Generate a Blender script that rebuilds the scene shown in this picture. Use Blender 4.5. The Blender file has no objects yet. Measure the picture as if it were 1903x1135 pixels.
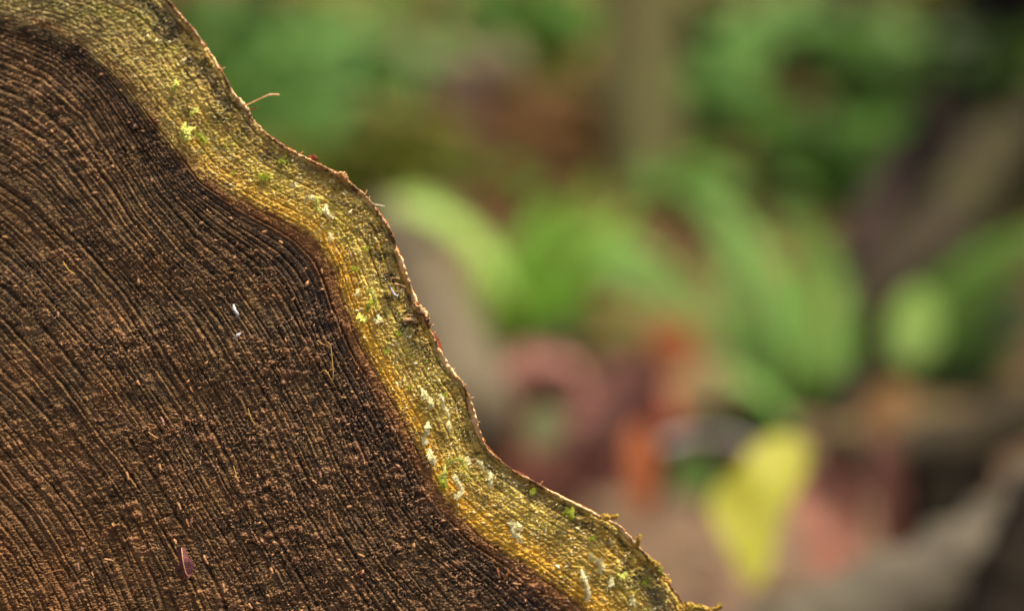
import bpy, math, random
import numpy as np
from mathutils import Vector, Matrix

# ------------------------------------------------------------------ camera, world, sun, exposure
scene = bpy.context.scene
PITCH = math.radians(14.0)
CAM_H = 0.70
FOC = 0.75                       # focus distance in metres
K = 0.32 / 1903.0 / FOC          # tangent per photo pixel
cam_d = bpy.data.cameras.new('camera')
cam = bpy.data.objects.new('camera', cam_d)
scene.collection.objects.link(cam)
cam.location = (0, 0, CAM_H)
cam.rotation_euler = (math.radians(90) - PITCH, 0, 0)
cam_d.sensor_width = 36.0
cam_d.lens = 36.0 * FOC / 0.32
cam_d.clip_start = 0.01
cam_d.clip_end = 500
cam_d.dof.use_dof = True
cam_d.dof.focus_distance = 0.7655
cam_d.dof.aperture_fstop = cam_d.lens / 24.0     # a 24 mm wide pupil
cam_d.dof.aperture_blades = 0
scene.camera = cam

SUN = Vector((0.34, 0.10, 0.93)).normalized()
world = bpy.data.worlds.new('World')
scene.world = world
world.use_nodes = True
wn = world.node_tree
bg = wn.nodes['Background']
sky = wn.nodes.new('ShaderNodeTexSky')
sky.sky_type = 'NISHITA'
sky.sun_disc = False
sky.sun_elevation = math.asin(SUN.z)
sky.sun_rotation = math.atan2(SUN.x, SUN.y)
sky.air_density = 0.8
sky.dust_density = 5.0
sky.ozone_density = 0.6
wn.links.new(sky.outputs[0], bg.inputs[0])
bg.inputs[1].default_value = 0.11
sd = bpy.data.lights.new('sun', 'SUN')
sun = bpy.data.objects.new('sun', sd)
scene.collection.objects.link(sun)
sd.energy = 3.0
sd.angle = math.radians(9)
sd.color = (1.0, 0.90, 0.74)
sun.rotation_euler = SUN.to_track_quat('Z', 'Y').to_euler()
scene.view_settings.view_transform = 'Standard'
scene.view_settings.look = 'None'
scene.view_settings.gamma = 1.0
scene.view_settings.exposure = 1.0
scene.cycles.use_denoising = True
scene.cycles.use_adaptive_sampling = False
scene.cycles.max_bounces = 6
scene.render.engine = 'CYCLES'

# ------------------------------------------------------------------ helpers
rng = random.Random(7)
FWD = Vector((0, math.cos(PITCH), -math.sin(PITCH)))
UP = Vector((0, math.sin(PITCH), math.cos(PITCH)))
RT = Vector((1, 0, 0))
CAM = Vector((0, 0, CAM_H))


def P(px, py, d):
    """A point d metres in front of the lens, seen at photo pixel px, py."""
    a, b = (px - 951.5) * K, (567.5 - py) * K
    return CAM + FWD * d + RT * (a * d) + UP * (b * d)


def srgb(r, g, b):
    def f(c):
        c /= 255.0
        return c / 12.92 if c <= 0.04045 else ((c + 0.055) / 1.055) ** 2.4
    return (f(r), f(g), f(b), 1.0)


def tag(o, label=None, cat=None, group=None, kind=None):
    if label: o['label'] = label
    if cat: o['category'] = cat
    if group: o['group'] = group
    if kind: o['kind'] = kind
    return o


def empty(name, loc, label, cat, group=None):
    o = bpy.data.objects.new(name, None)
    scene.collection.objects.link(o)
    o.location = loc
    o.empty_display_size = 0.05
    tag(o, label, cat, group)
    return o


def link_mesh(name, verts, faces, mats, parent=None, smooth=True, matidx=None):
    """verts in world space; the object is moved to its thing's base when it has a parent."""
    me = bpy.data.meshes.new(name)
    me.from_pydata([tuple(v) for v in verts], [], faces)
    if not isinstance(mats, (list, tuple)): mats = [mats]
    for m in mats: me.materials.append(m)
    if matidx is not None:
        me.polygons.foreach_set('material_index', matidx)
    if smooth:
        me.polygons.foreach_set('use_smooth', [True] * len(me.polygons))
    me.update()
    o = bpy.data.objects.new(name, me)
    scene.collection.objects.link(o)
    if parent is not None:
        o.parent = parent
        me.transform(Matrix.Translation(-parent.location))
    else:
        c = sum((v.co for v in me.vertices), Vector()) / max(1, len(me.vertices))
        me.transform(Matrix.Translation(-c))
        o.location = c
    return o


class MB:
    def __init__(self): self.v, self.f, self.m = [], [], []

    def add(self, vs, fs, mi=0):
        n = len(self.v)
        self.v += [Vector(v) for v in vs]
        self.f += [tuple(i + n for i in f) for f in fs]
        self.m += [mi] * len(fs)

    def tube(self, pts, rads, sides=8, mi=0, wob=0.0, r=rng):
        vs, fs = [], []
        pts = [Vector(p) for p in pts]
        n = len(pts)
        prev = None
        for i, p in enumerate(pts):
            t = (pts[min(i + 1, n - 1)] - pts[max(i - 1, 0)]).normalized()
            a = t.orthogonal().normalized() if prev is None else (prev - t * prev.dot(t)).normalized()
            prev = a
            b = t.cross(a)
            for k in range(sides):
                an = 2 * math.pi * k / sides
                rr = rads[i] * (1 + wob * r.uniform(-1, 1))
                vs.append(p + a * math.cos(an) * rr + b * math.sin(an) * rr)
        for i in range(n - 1):
            for k in range(sides):
                k2 = (k + 1) % sides
                fs.append((i * sides + k, i * sides + k2, (i + 1) * sides + k2, (i + 1) * sides + k))
        fs.append(tuple(range(sides))[::-1])
        fs.append(tuple((n - 1) * sides + k for k in range(sides)))
        self.add(vs, fs, mi)

    def leaf(self, base, dirv, nrm, length, width, bend=0.25, fold=0.18, n=7, mi=0, belly=0.42, notch=0.0, r=rng):
        """a lanceolate blade, five points across, folded on its midrib and bent along its length"""
        d = Vector(dirv).normalized()
        nn = Vector(nrm)
        nn = (nn - d * nn.dot(d)).normalized()
        s = d.cross(nn)
        vs, fs = [], []
        for i in range(n + 1):
            t = i / n
            w = (t ** belly) * ((1 - t) ** (1 - belly)) * 1.98 * width / 2 if 0 < t < 1 else 0.0006
            x = t * length
            z = -bend * length * t * t
            for q in (-1, -0.5, 0, 0.5, 1):
                ww = w * (1 + notch * r.uniform(-1, 1)) if abs(q) == 1 else w
                vs.append(Vector(base) + d * x + s * (ww * q) + nn * (z + fold * abs(q) * w))
        for i in range(n):
            for q in range(4):
                a = i * 5 + q
                fs.append((a, a + 1, a + 6, a + 5))
        self.add(vs, fs, mi)

    def build(self, name, mats, parent=None, smooth=True):
        return link_mesh(name, self.v, self.f, mats, parent, smooth, self.m)


def spline(pts, n):
    """Catmull-Rom through pts, n samples"""
    pts = [Vector(p) for p in pts]
    q = [pts[0] * 2 - pts[1]] + pts + [pts[-1] * 2 - pts[-2]]
    out = []
    for i in range(n):
        u = i / (n - 1) * (len(pts) - 1)
        k = min(int(u), len(pts) - 2)
        t = u - k
        a, b, c, d = q[k], q[k + 1], q[k + 2], q[k + 3]
        out.append(0.5 * ((2 * b) + (c - a) * t + (2 * a - 5 * b + 4 * c - d) * t * t + (3 * b - a - 3 * c + d) * t ** 3))
    return out


# ---- numpy noise
def _hash(ix, iy, seed):
    h = (ix.astype(np.int64) * 374761393 + iy.astype(np.int64) * 668265263 + seed * 1442695041) & 0xffffffff
    h = ((h ^ (h >> 13)) * 1274126177) & 0xffffffff
    h = ((h ^ (h >> 16)) * 2246822519) & 0xffffffff
    return ((h ^ (h >> 15)) & 0xffffff) / float(0x1000000)


def noise(x, y, seed=0):
    """gradient noise, about -1..1"""
    x, y = np.broadcast_arrays(x, y)
    ix, iy = np.floor(x), np.floor(y)
    fx, fy = x - ix, y - iy
    u = fx * fx * fx * (fx * (fx * 6 - 15) + 10)
    v = fy * fy * fy * (fy * (fy * 6 - 15) + 10)

    def g(dx, dy):
        a = _hash(ix + dx, iy + dy, seed) * 2 * np.pi
        return np.cos(a) * (fx - dx) + np.sin(a) * (fy - dy)
    n = (g(0, 0) * (1 - u) + g(1, 0) * u) * (1 - v) + (g(0, 1) * (1 - u) + g(1, 1) * u) * v
    return n * 1.5


def fbm(x, y, seed=0, octv=3, gain=0.5):
    s, a = 0, 1.0
    for k in range(octv):
        s = s + a * noise(x * 2 ** k, y * 2 ** k, seed + 17 * k)
        a *= gain
    return s


def worley(x, y, seed=0, jit=0.9):
    """distance to the nearest point, that point's own random number"""
    ix, iy = np.floor(x), np.floor(y)
    best = np.full(x.shape, 9.0)
    idv = np.zeros(x.shape)
    for dx in (-1, 0, 1):
        for dy in (-1, 0, 1):
            cx, cy = ix + dx, iy + dy
            h1 = _hash(cx, cy, seed)
            h2 = _hash(cx, cy, seed + 91)
            px = cx + 0.5 + (h1 - 0.5) * jit
            py = cy + 0.5 + (h2 - 0.5) * jit
            d = (x - px) ** 2 + (y - py) ** 2
            m = d < best
            best = np.where(m, d, best)
            idv = np.where(m, _hash(cx, cy, seed + 37), idv)
    return np.sqrt(best), idv


def sstep(a, b, x):
    t = np.clip((x - a) / (b - a), 0, 1)
    return t * t * (3 - 2 * t)


# ---- materials
def nodes_of(name):
    m = bpy.data.materials.new(name)
    m.use_nodes = True
    nt = m.node_tree
    return m, nt, nt.nodes['Principled BSDF']


def new(nt, t, **kw):
    n = nt.nodes.new(t)
    for k, v in kw.items(): setattr(n, k, v)
    return n


def mixc(nt, fac, a, b, mode='MIX'):
    n = new(nt, 'ShaderNodeMix', data_type='RGBA', blend_type=mode)
    for sock, val in ((n.inputs[0], fac), (n.inputs[6], a), (n.inputs[7], b)):
        if isinstance(val, bpy.types.NodeSocket): nt.links.new(val, sock)
        else: sock.default_value = val
    return n.outputs[2]


def attr(nt, name):
    return new(nt, 'ShaderNodeAttribute', attribute_name=name).outputs['Fac']


def noisen(nt, scale, detail=3, rough=0.6, vec=None, dist=0.0):
    n = new(nt, 'ShaderNodeTexNoise')
    n.inputs['Scale'].default_value = scale
    n.inputs['Detail'].default_value = detail
    n.inputs['Roughness'].default_value = rough
    n.inputs['Distortion'].default_value = dist
    if vec is None: vec = new(nt, 'ShaderNodeTexCoord').outputs['Object']
    nt.links.new(vec, n.inputs['Vector'])
    return n.outputs['Fac']


def rng_map(nt, v, a, b, c=0.0, d=1.0):
    n = new(nt, 'ShaderNodeMapRange')
    nt.links.new(v, n.inputs[0])
    n.inputs[1].default_value, n.inputs[2].default_value = a, b
    n.inputs[3].default_value, n.inputs[4].default_value = c, d
    return n.outputs[0]


def bump(nt, bs, height, dist, strength=1.0):
    b = new(nt, 'ShaderNodeBump')
    b.inputs['Distance'].default_value = dist
    b.inputs['Strength'].default_value = strength
    nt.links.new(height, b.inputs['Height'])
    nt.links.new(b.outputs[0], bs.inputs['Normal'])


def leaf_mat(name, c1, c2, scale=25, trans=0.35, rough=0.5, c3=None):
    """two-tone leaf skin with veins' worth of mottling and light passing through"""
    m, nt, bs = nodes_of(name)
    f = rng_map(nt, noisen(nt, scale, 4, 0.65), 0.35, 0.65)
    col = mixc(nt, f, c1, c2)
    if c3 is not None:
        col = mixc(nt, rng_map(nt, noisen(nt, scale * 3.1, 3), 0.55, 0.7), col, c3)
    nt.links.new(col, bs.inputs['Base Color'])
    bs.inputs['Roughness'].default_value = rough
    bs.inputs['Specular IOR Level'].default_value = 0.12
    tr = new(nt, 'ShaderNodeBsdfTranslucent')
    nt.links.new(col, tr.inputs[0])
    mx = new(nt, 'ShaderNodeMixShader')
    mx.inputs[0].default_value = trans
    out = nt.nodes['Material Output']
    nt.links.new(bs.outputs[0], mx.inputs[1])
    nt.links.new(tr.outputs[0], mx.inputs[2])
    nt.links.new(mx.outputs[0], out.inputs[0])
    bump(nt, bs, noisen(nt, scale * 6, 3), 0.001, 0.6)
    return m


def rough_mat(name, c1, c2, scale=30, c3=None, rough=0.85, bdist=0.002, th=(0.35, 0.65), th3=(0.55, 0.68)):
    m, nt, bs = nodes_of(name)
    col = mixc(nt, rng_map(nt, noisen(nt, scale, 5, 0.7), *th), c1, c2)
    if c3 is not None:
        col = mixc(nt, rng_map(nt, noisen(nt, scale * 0.37, 4), *th3), col, c3)
    nt.links.new(col, bs.inputs['Base Color'])
    bs.inputs['Roughness'].default_value = rough
    bs.inputs['Specular IOR Level'].default_value = 0.2
    bump(nt, bs, noisen(nt, scale * 4, 4), bdist)
    return m


# ------------------------------------------------------------------ the log: traced ring curves in photo pixels
CX, CY = -900.0, 1600.0
OUTER = [(-120, -85), (0, -75), (180, -50), (290, -22), (310, 0), (332, 26), (358, 54), (370, 73), (383, 89), (398, 112), (417, 140), (433, 175), (455, 197),
         (468, 220), (488, 243), (514, 263), (534, 277), (552, 285), (575, 297), (598, 309), (621, 320), (639, 328), (659, 347),
         (677, 363), (693, 380), (704, 395), (715, 411), (728, 434), (735, 458), (746, 484), (754, 509), (764, 537), (776, 566), (787, 583),
         (797, 606), (808, 628), (818, 654), (833, 680), (849, 700), (864, 717), (874, 739), (879, 759), (885, 780), (892, 803),
         (905, 831), (922, 849), (955, 876), (989, 894), (1023, 912), (1056, 929), (1090, 945), (1124, 964), (1145, 972), (1161, 988),
         (1181, 1012), (1201, 1030), (1225, 1055), (1241, 1080), (1258, 1105), (1272, 1125), (1290, 1180), (1310, 1260)]
SAP = [(-120, 25), (0, 28), (80, 38), (140, 60), (200, 104), (240, 144), (288, 208), (331, 256), (383, 325), (430, 355), (475, 382), (520, 403), (570, 430), (603, 462),
       (622, 500), (640, 560), (658, 605), (680, 650), (725, 730), (765, 800), (790, 850), (815, 905), (850, 950), (905, 1000), (980, 1050), (1080, 1120), (1130, 1180), (1160, 1260)]
IN2 = [(-100, 60), (0, 76), (100, 118), (172, 186), (224, 270), (285, 370), (355, 450), (430, 520), (492, 610), (577, 755), (633, 872), (692, 972), (738, 1040), (808, 1120), (880, 1230)]
IN3 = [(-100, 290), (0, 331), (60, 372), (120, 431), (192, 511), (262, 600), (325, 700), (385, 800), (440, 900), (500, 990), (556, 1083), (620, 1200)]
IN4 = [(-100, 620), (0, 715), (107, 834), (180, 925), (235, 1018), (276, 1102), (310, 1200)]


def polar_curve(pts, th, base):
    """radius of a traced curve at each angle; away from the trace it eases into the unseen rest of the fluted log"""
    a = np.array([math.atan2(CY - y, x - CX) for x, y in pts])
    r = np.array([math.hypot(x - CX, y - CY) for x, y in pts])
    o = np.argsort(a)
    a, r = a[o], r[o]
    # smooth interpolation (monotone-free cubic) by resampling then a short blur
    fine = np.linspace(a[0], a[-1], 4000)
    rf = np.interp(fine, a, r)
    k = np.hanning(61); k /= k.sum()
    rf = np.convolve(np.pad(rf, 30, mode='edge'), k, mode='valid')
    lo, hi = a[0], a[-1]
    rest = base * (1 + 0.035 * np.sin(5 * th + 0.8) + 0.025 * np.sin(9 * th + 2.1) + 0.012 * np.sin(17 * th))
    inside = np.interp(th, fine, rf)
    w = sstep(lo - 0.25, lo, th) * (1 - sstep(hi, hi + 0.25, th))
    return rest * (1 - w) + inside * w


th_vis = np.linspace(math.radians(9), math.radians(63.5), 1420)
th_rest = np.linspace(math.radians(63.5), math.radians(369), 420)[1:]
TH = np.concatenate([th_vis, th_rest])           # last equals first + 2 pi
TH0 = np.where(TH > math.pi, TH - 2 * math.pi, TH)
R0 = polar_curve(OUTER, TH0, 2080)
R1 = polar_curve(SAP, TH0, 1900)
R2 = polar_curve(IN2, TH0, 1730)
R3 = polar_curve(IN3, TH0, 1530)
R4 = polar_curve(IN4, TH0, 1265)
R1 = np.minimum(R1, R0 - 60)
R2 = np.minimum(R2, R1 - 30)

# the cut's plane, tilted back from the lens
D0, KX, KZ = 0.765, -0.08, 0.13


def plane_pt(px, py):
    a, b = (px - 951.5) * K, (567.5 - py) * K
    d = D0 / (1 - KX * a - KZ * b)
    return np.stack([a * d, d * math.cos(PITCH) + b * d * math.sin(PITCH), CAM_H - d * math.sin(PITCH) + b * d * math.cos(PITCH)], -1)


_o = plane_pt(np.array(600.0), np.array(700.0))
_e1 = plane_pt(np.array(700.0), np.array(700.0)) - _o
_e2 = plane_pt(np.array(600.0), np.array(600.0)) - _o
NRM = np.cross(_e1, _e2)
NRM /= np.linalg.norm(NRM)
if NRM[1] > 0: NRM = -NRM
UNIT = float(np.linalg.norm(_e1)) / 100.0         # metres per photo pixel on the cut


def on_face(px, py, h=0.0):
    """a point on the cut under photo pixel px, py, raised h metres"""
    p = plane_pt(np.array(float(px)), np.array(float(py))) + NRM * h
    return Vector(p)


def radial(U):
    """radius for ring coordinate U (0 outer edge, 1 sapwood's inner edge, 2, 3, 4 traced rings, 8.5 pith)"""
    U = np.asarray(U)[:, None]
    r = R0 * 1.0 + 0 * U
    out = np.where(U < 1, R0 + (R1 - R0) * U, 0)
    out = np.where((U >= 1) & (U < 2), R1 + (R2 - R1) * (U - 1), out)
    out = np.where((U >= 2) & (U < 3), R2 + (R3 - R2) * (U - 2), out)
    out = np.where((U >= 3) & (U < 4), R3 + (R4 - R3) * (U - 3), out)
    out = np.where(U >= 4, R4 * (1 - (np.clip(U, 4, 8.5) - 4) / 4.5), out)
    return out


US = np.concatenate([np.linspace(0, 1, 105), np.linspace(1, 2, 115)[1:], np.linspace(2, 3, 150)[1:], np.linspace(3, 4, 195)[1:],
                     np.linspace(4, 4.9, 170)[1:], np.linspace(4.9, 8.5, 70)[1:]])
NS = 105
RR = radial(US)
TT = np.broadcast_to(TH0, RR.shape)
UU = np.broadcast_to(US[:, None], RR.shape)
X = CX + RR * np.cos(TT)
Y = CY - RR * np.sin(TT)
S = TT * 1850.0                                    # arc length in pixels at mid radius
# number of annual rings laid down by ring coordinate
PH = np.interp(UU, [0, 1, 2, 3, 4, 8.5], [0, 11.5, 25, 43, 63, 150])
warp = 0.24 * fbm(S / 210, PH / 6.5, 3, 3) + 0.10 * noise(S / 40, PH / 1.3, 5)
PHW = PH + warp
# uneven ring widths
PHW = PHW + 0.35 * np.sin(PHW * 1.7) * 0.6 + 0.3 * np.sin(PHW * 0.63 + 1)
ridx = np.floor(PHW)
fr = PHW - ridx
h1 = _hash(ridx, ridx * 0 + 3, 11)
h2 = _hash(ridx, ridx * 0 + 9, 12)
soft = sstep(520, 100, X)
sapm = 1 - sstep(0.93 - 0.10 * soft, 1.07 + 0.45 * soft, UU + 0.05 * fbm(S / 60, RR / 40, 8, 3) + 0.05 * noise(X / 6, Y / 6, 9) + soft * 0.25 * fbm(S / 45, RR / 30, 10, 3))
heart = 1 - sapm

# ---- relief, in photo pixels
lat = fbm(S / 90, PHW / 1.2, 21, 3)                # where along a ring its groove is open
gw = 0.10 + 0.07 * h1 + 0.03 * noise(S / 22, ridx * 1.7, 23)
groove = np.exp(-((fr - 0.5 - 0.12 * (h2 - 0.5)) / gw) ** 2)
gdep = (1.6 + 4.6 * h2) * np.clip(0.75 + 0.9 * lat, 0.1, 1.9)
saw = (fr - 0.5) * 1.5                             # every ring leans a little, like shingles
Xr = X * 0.966 - Y * 0.259 * -1                    # crumbs lie a little off the radius
ang = math.radians(20)
cu = X * math.cos(ang) - Y * math.sin(ang)         # along the crumbs, up to the right
cv = X * math.sin(ang) + Y * math.cos(ang)
jw = 3.0 * noise(X / 13, Y / 13, 33)
d1, id1 = worley((cu + jw) / 7.8, (cv + jw) / 4.0, 41)
d2, id2 = worley((cu - jw) / 5.0 + 7, (cv + jw) / 3.3, 42)
crumb = (1 - np.clip(d1 * 1.25, 0, 1)) * (0.15 + id1 ** 2) * 6.0 + (1 - np.clip(d2 * 1.25, 0, 1)) * (0.2 + id2) * 3.0
big, idb = worley(cu / 24 + 0.25 * noise(X / 9, Y / 9, 7), cv / 15, 43)
clod = np.clip(1 - big * 1.9, 0, 1) * (idb > 0.80) * 6.0
pitn = fbm(cu / 16, cv / 11, 51, 3)
pit = sstep(0.5, 1.0, pitn) * 7.0
patch = np.clip(0.25 + 0.55 * sstep(500, 1500, X * .7 + Y) + 0.7 * fbm(X / 150, Y / 110, 61, 3), 0, 1)          # smooth planed stretches against crumbly ones
Hh = -groove * gdep * (1.35 - 0.15 * patch) + saw * (0.5 + 0.9 * h1) + (h1 - 0.5) * 2.2 + crumb * (0.32 + 0.58 * patch) + clod * patch - pit * (0.25 + patch) * 0.8
# sapwood: rows of knobs between shallower grooves, cross-hatched by the saw
d3, id3 = worley(S / 6.5, PHW * 2.0 + 0.3 * noise(S / 20, PHW, 5), 71)
knob = (1 - np.clip(d3 * 1.1, 0, 1)) * (0.2 + id3) * 1.7
row = noise(S / 11 + PHW * 0.15, PHW / 5.5, 74)
spatch = np.clip(0.5 + 0.9 * fbm(X / 70, Y / 60, 75, 3), 0, 1)
sgroove = np.exp(-((fr - 0.5) / 0.13) ** 2) * (0.8 + 3.2 * h2) * np.clip(0.75 + 0.9 * lat, 0.1, 1.8)
Hs = -sgroove + knob * (0.15 + 1.2 * spatch) + row * 0.3 + 1.5 * noise(X / 7, Y / 5, 78) + saw * 0.3 - pit * 0.55 * spatch + 1.0 * noise(X / 3.4, Y / 3.4, 77) + crumb * 0.55
# torn, eroded strip just inside the bark
tear = sstep(0.42, 0.16, UU) * np.clip(0.45 + 1.2 * fbm(S / 120, PHW / 5, 81, 3), 0, 1)
Hs = Hs - tear * (3.5 + 6.0 * np.abs(fbm(X / 9, Y / 12, 83, 3)))
H = Hh * heart + Hs * sapm
H += 7.0 * fbm(X / 260, Y / 200, 91, 3) + 1.2 * noise(X / 2.6, Y / 2.6, 95) * (0.5 + heart)
# kerf marks: faint straight chainsaw ledges across the rings
H += 1.3 * sstep(0.2, 0.8, noise((X * 0.35 + Y) / 26, (X * 0.35 + Y) / 26 * 0 + 0.3, 97))
H = H * 1.0
edge = sstep(0.0, 0.05, UU)
H = H * (0.35 + 0.65 * edge)

POS = plane_pt(X, Y) + NRM * (H * UNIT)[..., None]

# ---- attributes that drive the colours
crtone = np.clip(0.55 * id1 + 0.35 * id2 + 0.25 * noise(X / 30, Y / 30, 103), 0, 1)
chip = ((idb > 0.80) & (big < 0.5)) * 1.0 * patch
ringtone = np.clip(0.5 + 0.55 * (h1 - 0.5) + 0.55 * fbm(S / 170, PHW / 2.2, 105, 3) - 0.35 * groove, 0, 1)
# dark blue-grey bands hug the inside of the sapwood; warm rust at its edge and toward the pith
dark = sstep(1.05, 1.28, UU) * (1 - sstep(1.30, 2.05, UU + 0.2 * fbm(S / 130, UU, 109, 2))) * np.clip(0.80 + 0.6 * fbm(S / 180, UU * 1.4, 107, 3), 0, 1)
rust = 1.8 * np.exp(-((UU - 1.07) / 0.12) ** 2) + 0.55 * np.exp(-((X + 30) ** 2 + (Y - 1150) ** 2) / (2 * 300.0 ** 2))
rust = np.clip(rust + 0.25 * fbm(X / 80, Y / 80, 111, 3), 0, 1)
gold = np.exp(-((UU - 0.88) / 0.15) ** 2) * sstep(150, 650, X) + 0.20 * sstep(800, 1050, Y)
grey = (0.35 + 0.65 * sstep(420, 60, X)) * sstep(560, 260, X) * 1.0 + np.exp(-((UU - 0.2) / 0.16) ** 2) * np.clip(0.35 + 1.3 * fbm(S / 75, UU * 3, 113, 3), 0, 1)
grime = np.clip(sstep(0.05, 0.35, fbm(X / 26, Y / 22, 121, 4) + 0.25 * (groove - .3)), 0, 1) * (np.exp(-((UU - 0.22) / 0.20) ** 2) * np.clip(0.45 + 1.4 * fbm(S / 160, UU * 2, 123, 2), 0, 1) + 0.25 * (UU < 1)) * (0.5 + 0.5 * sstep(0.02, 0.10, UU))
algae = np.clip(1.1 * fbm(X / 60, Y / 50, 117, 4) + 0.15, 0, 1) * (0.5 + 0.5 * spatch) * np.exp(-((UU - 0.5) / 0.33) ** 2)

log_base = Vector(plane_pt(np.array(CX), np.array(CY)))
log = empty('log', log_base, 'sawn log with dark brown heartwood ringed by a wavy yellow sapwood band, filling the left', 'log')


def grid_mesh(name, rows, mats, parent):
    r0, r1 = rows
    sub = POS[r0:r1]
    n, m = sub.shape[:2]
    co = (sub.reshape(-1, 3) - np.array(parent.location)).astype(np.float32)
    i = np.arange(n - 1)[:, None] * m
    j = np.arange(m - 1)[None, :]
    q = np.stack([i + j, i + j + 1, i + m + j + 1, i + m + j], -1).reshape(-1, 4).astype(np.int32)
    me = bpy.data.meshes.new(name)
    me.vertices.add(n * m)
    me.vertices.foreach_set('co', co.ravel())
    me.loops.add(q.size)
    me.loops.foreach_set('vertex_index', q.ravel())
    me.polygons.add(len(q))
    me.polygons.foreach_set('loop_start', np.arange(0, q.size, 4, dtype=np.int32))
    me.polygons.foreach_set('use_smooth', np.ones(len(q), dtype=bool))
    me.materials.append(mats)
    for nm, arr in (('sap', sapm), ('crumb', crtone), ('chip', chip), ('ringtone', ringtone), ('dark', dark), ('rust', rust),
                    ('gold', gold), ('grey', grey), ('grime', grime), ('algae', algae)):
        at = me.attributes.new(nm, 'FLOAT', 'POINT')
        at.data.foreach_set('value', np.ascontiguousarray(np.broadcast_to(arr, X.shape)[r0:r1]).astype(np.float32).ravel())
    me.update(calc_edges=True)
    me.validate()
    o = bpy.data.objects.new(name, me)
    scene.collection.objects.link(o)
    o.parent = parent
    return o


m, nt, bs = nodes_of('weathered_wood')
n_f = noisen(nt, 420, 4, 0.7)
n_m = noisen(nt, 110, 4, 0.65)
hc = mixc(nt, rng_map(nt, attr(nt, 'crumb'), 0.15, 1.05), srgb(70, 56, 38), srgb(162, 124, 78))
hc = mixc(nt, rng_map(nt, attr(nt, 'ringtone'), 0.25, 0.75, 0.5, 0.0), hc, srgb(60, 48, 34))
hc = mixc(nt, rng_map(nt, attr(nt, 'rust'), 0, 1, 0, 0.45), hc, srgb(164, 104, 52))
hc = mixc(nt, rng_map(nt, attr(nt, 'dark'), 0, 1, 0, 0.66), hc, srgb(50, 42, 38))
hc = mixc(nt, rng_map(nt, n_f, 0.62, 0.72, 0, 0.8), hc, srgb(190, 140, 96))
hc = mixc(nt, rng_map(nt, attr(nt, 'chip'), 0, 1, 0, 0.4), hc, srgb(170, 122, 84))
sc = mixc(nt, rng_map(nt, attr(nt, 'crumb'), 0.1, 0.9), srgb(196, 154, 60), srgb(252, 224, 116))
sc = mixc(nt, rng_map(nt, attr(nt, 'ringtone'), 0.25, 0.65, 0.55, 0.0), sc, srgb(134, 100, 46))
sc = mixc(nt, rng_map(nt, attr(nt, 'gold'), 0, 1, 0, 0.74), sc, srgb(234, 170, 46))
sc = mixc(nt, rng_map(nt, attr(nt, 'grey'), 0, 1, 0, 0.72), sc, srgb(112, 100, 74))
sc = mixc(nt, rng_map(nt, attr(nt, 'algae'), 0, 1, 0, 0.42), sc, srgb(186, 184, 56))
sc = mixc(nt, rng_map(nt, n_m, 0.57, 0.64, 0, 0.55), sc, srgb(84, 76, 50))
sc = mixc(nt, rng_map(nt, attr(nt, 'grime'), 0, 1, 0, 0.75), sc, srgb(58, 52, 36))
sc = mixc(nt, rng_map(nt, n_f, 0.60, 0.68, 0, 0.8), sc, srgb(246, 228, 164))
col = mixc(nt, attr(nt, 'sap'), hc, sc)
nt.links.new(col, bs.inputs['Base Color'])
rg = rng_map(nt, n_m, 0.3, 0.7, 0.45, 0.85)
nt.links.new(rg, bs.inputs['Roughness'])
bs.inputs['Specular IOR Level'].default_value = 0.125
bump(nt, bs, noisen(nt, 900, 4, 0.7), 0.0006, 0.9)
WOOD = m

sapwood = grid_mesh('sapwood', (0, NS), WOOD, log)
heartwood = grid_mesh('heartwood', (NS - 1, len(US)), WOOD, log)

# ---- bark: a pale fibrous lip of inner bark, then the outer bark running back along the log
AX = (FWD * math.cos(math.radians(17)) - RT * math.sin(math.radians(17)) - UP * 0.02).normalized()
AXn = np.array(AX)


def ring_strip(name, prof, mat, parent, far=False):
    """prof: list of (radius offset px, push back along the log m, noise px, seed)"""
    rows = []
    s = TH0 * 1850
    for k, (dr, back, nz, sd_) in enumerate(prof):
        r = R0 + dr + nz * (fbm(s / 9, s * 0 + k * 0.35, sd_, 3) + 0.7 * noise(s / 55, s * 0 + k * 0.1, sd_ + 5))
        taper = 1 + back * 0.04
        x, y = CX + r * np.cos(TH0) * taper, CY - r * np.sin(TH0) * taper
        p = plane_pt(CX + r * np.cos(TH0), CY - r * np.sin(TH0))
        wav = (0.0011 * noise(s / 38, s * 0 + .5, 231) + 0.0007 * noise(s / 6, s * 0 + k * .4, 233)) * (1 if back < .003 else 0)
        rows.append(p + AXn * (back + wav)[:, None] if np.ndim(wav) else p + AXn * back)
    n, mm = len(rows), len(TH0)
    co = np.concatenate(rows)
    i = np.arange(n - 1)[:, None] * mm
    j = np.arange(mm - 1)[None, :]
    q = np.stack([i + j, i + m_ + j, i + m_ + j + 1, i + j + 1], -1).reshape(-1, 4) if False else np.stack([i + j, i + mm + j, i + mm + j + 1, i + j + 1], -1).reshape(-1, 4)
    faces = [tuple(int(v) for v in f) for f in q]
    if far: faces.append(tuple(int((n - 1) * mm + v) for v in range(mm - 1)))
    return link_mesh(name, co, faces, mat, parent)


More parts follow.
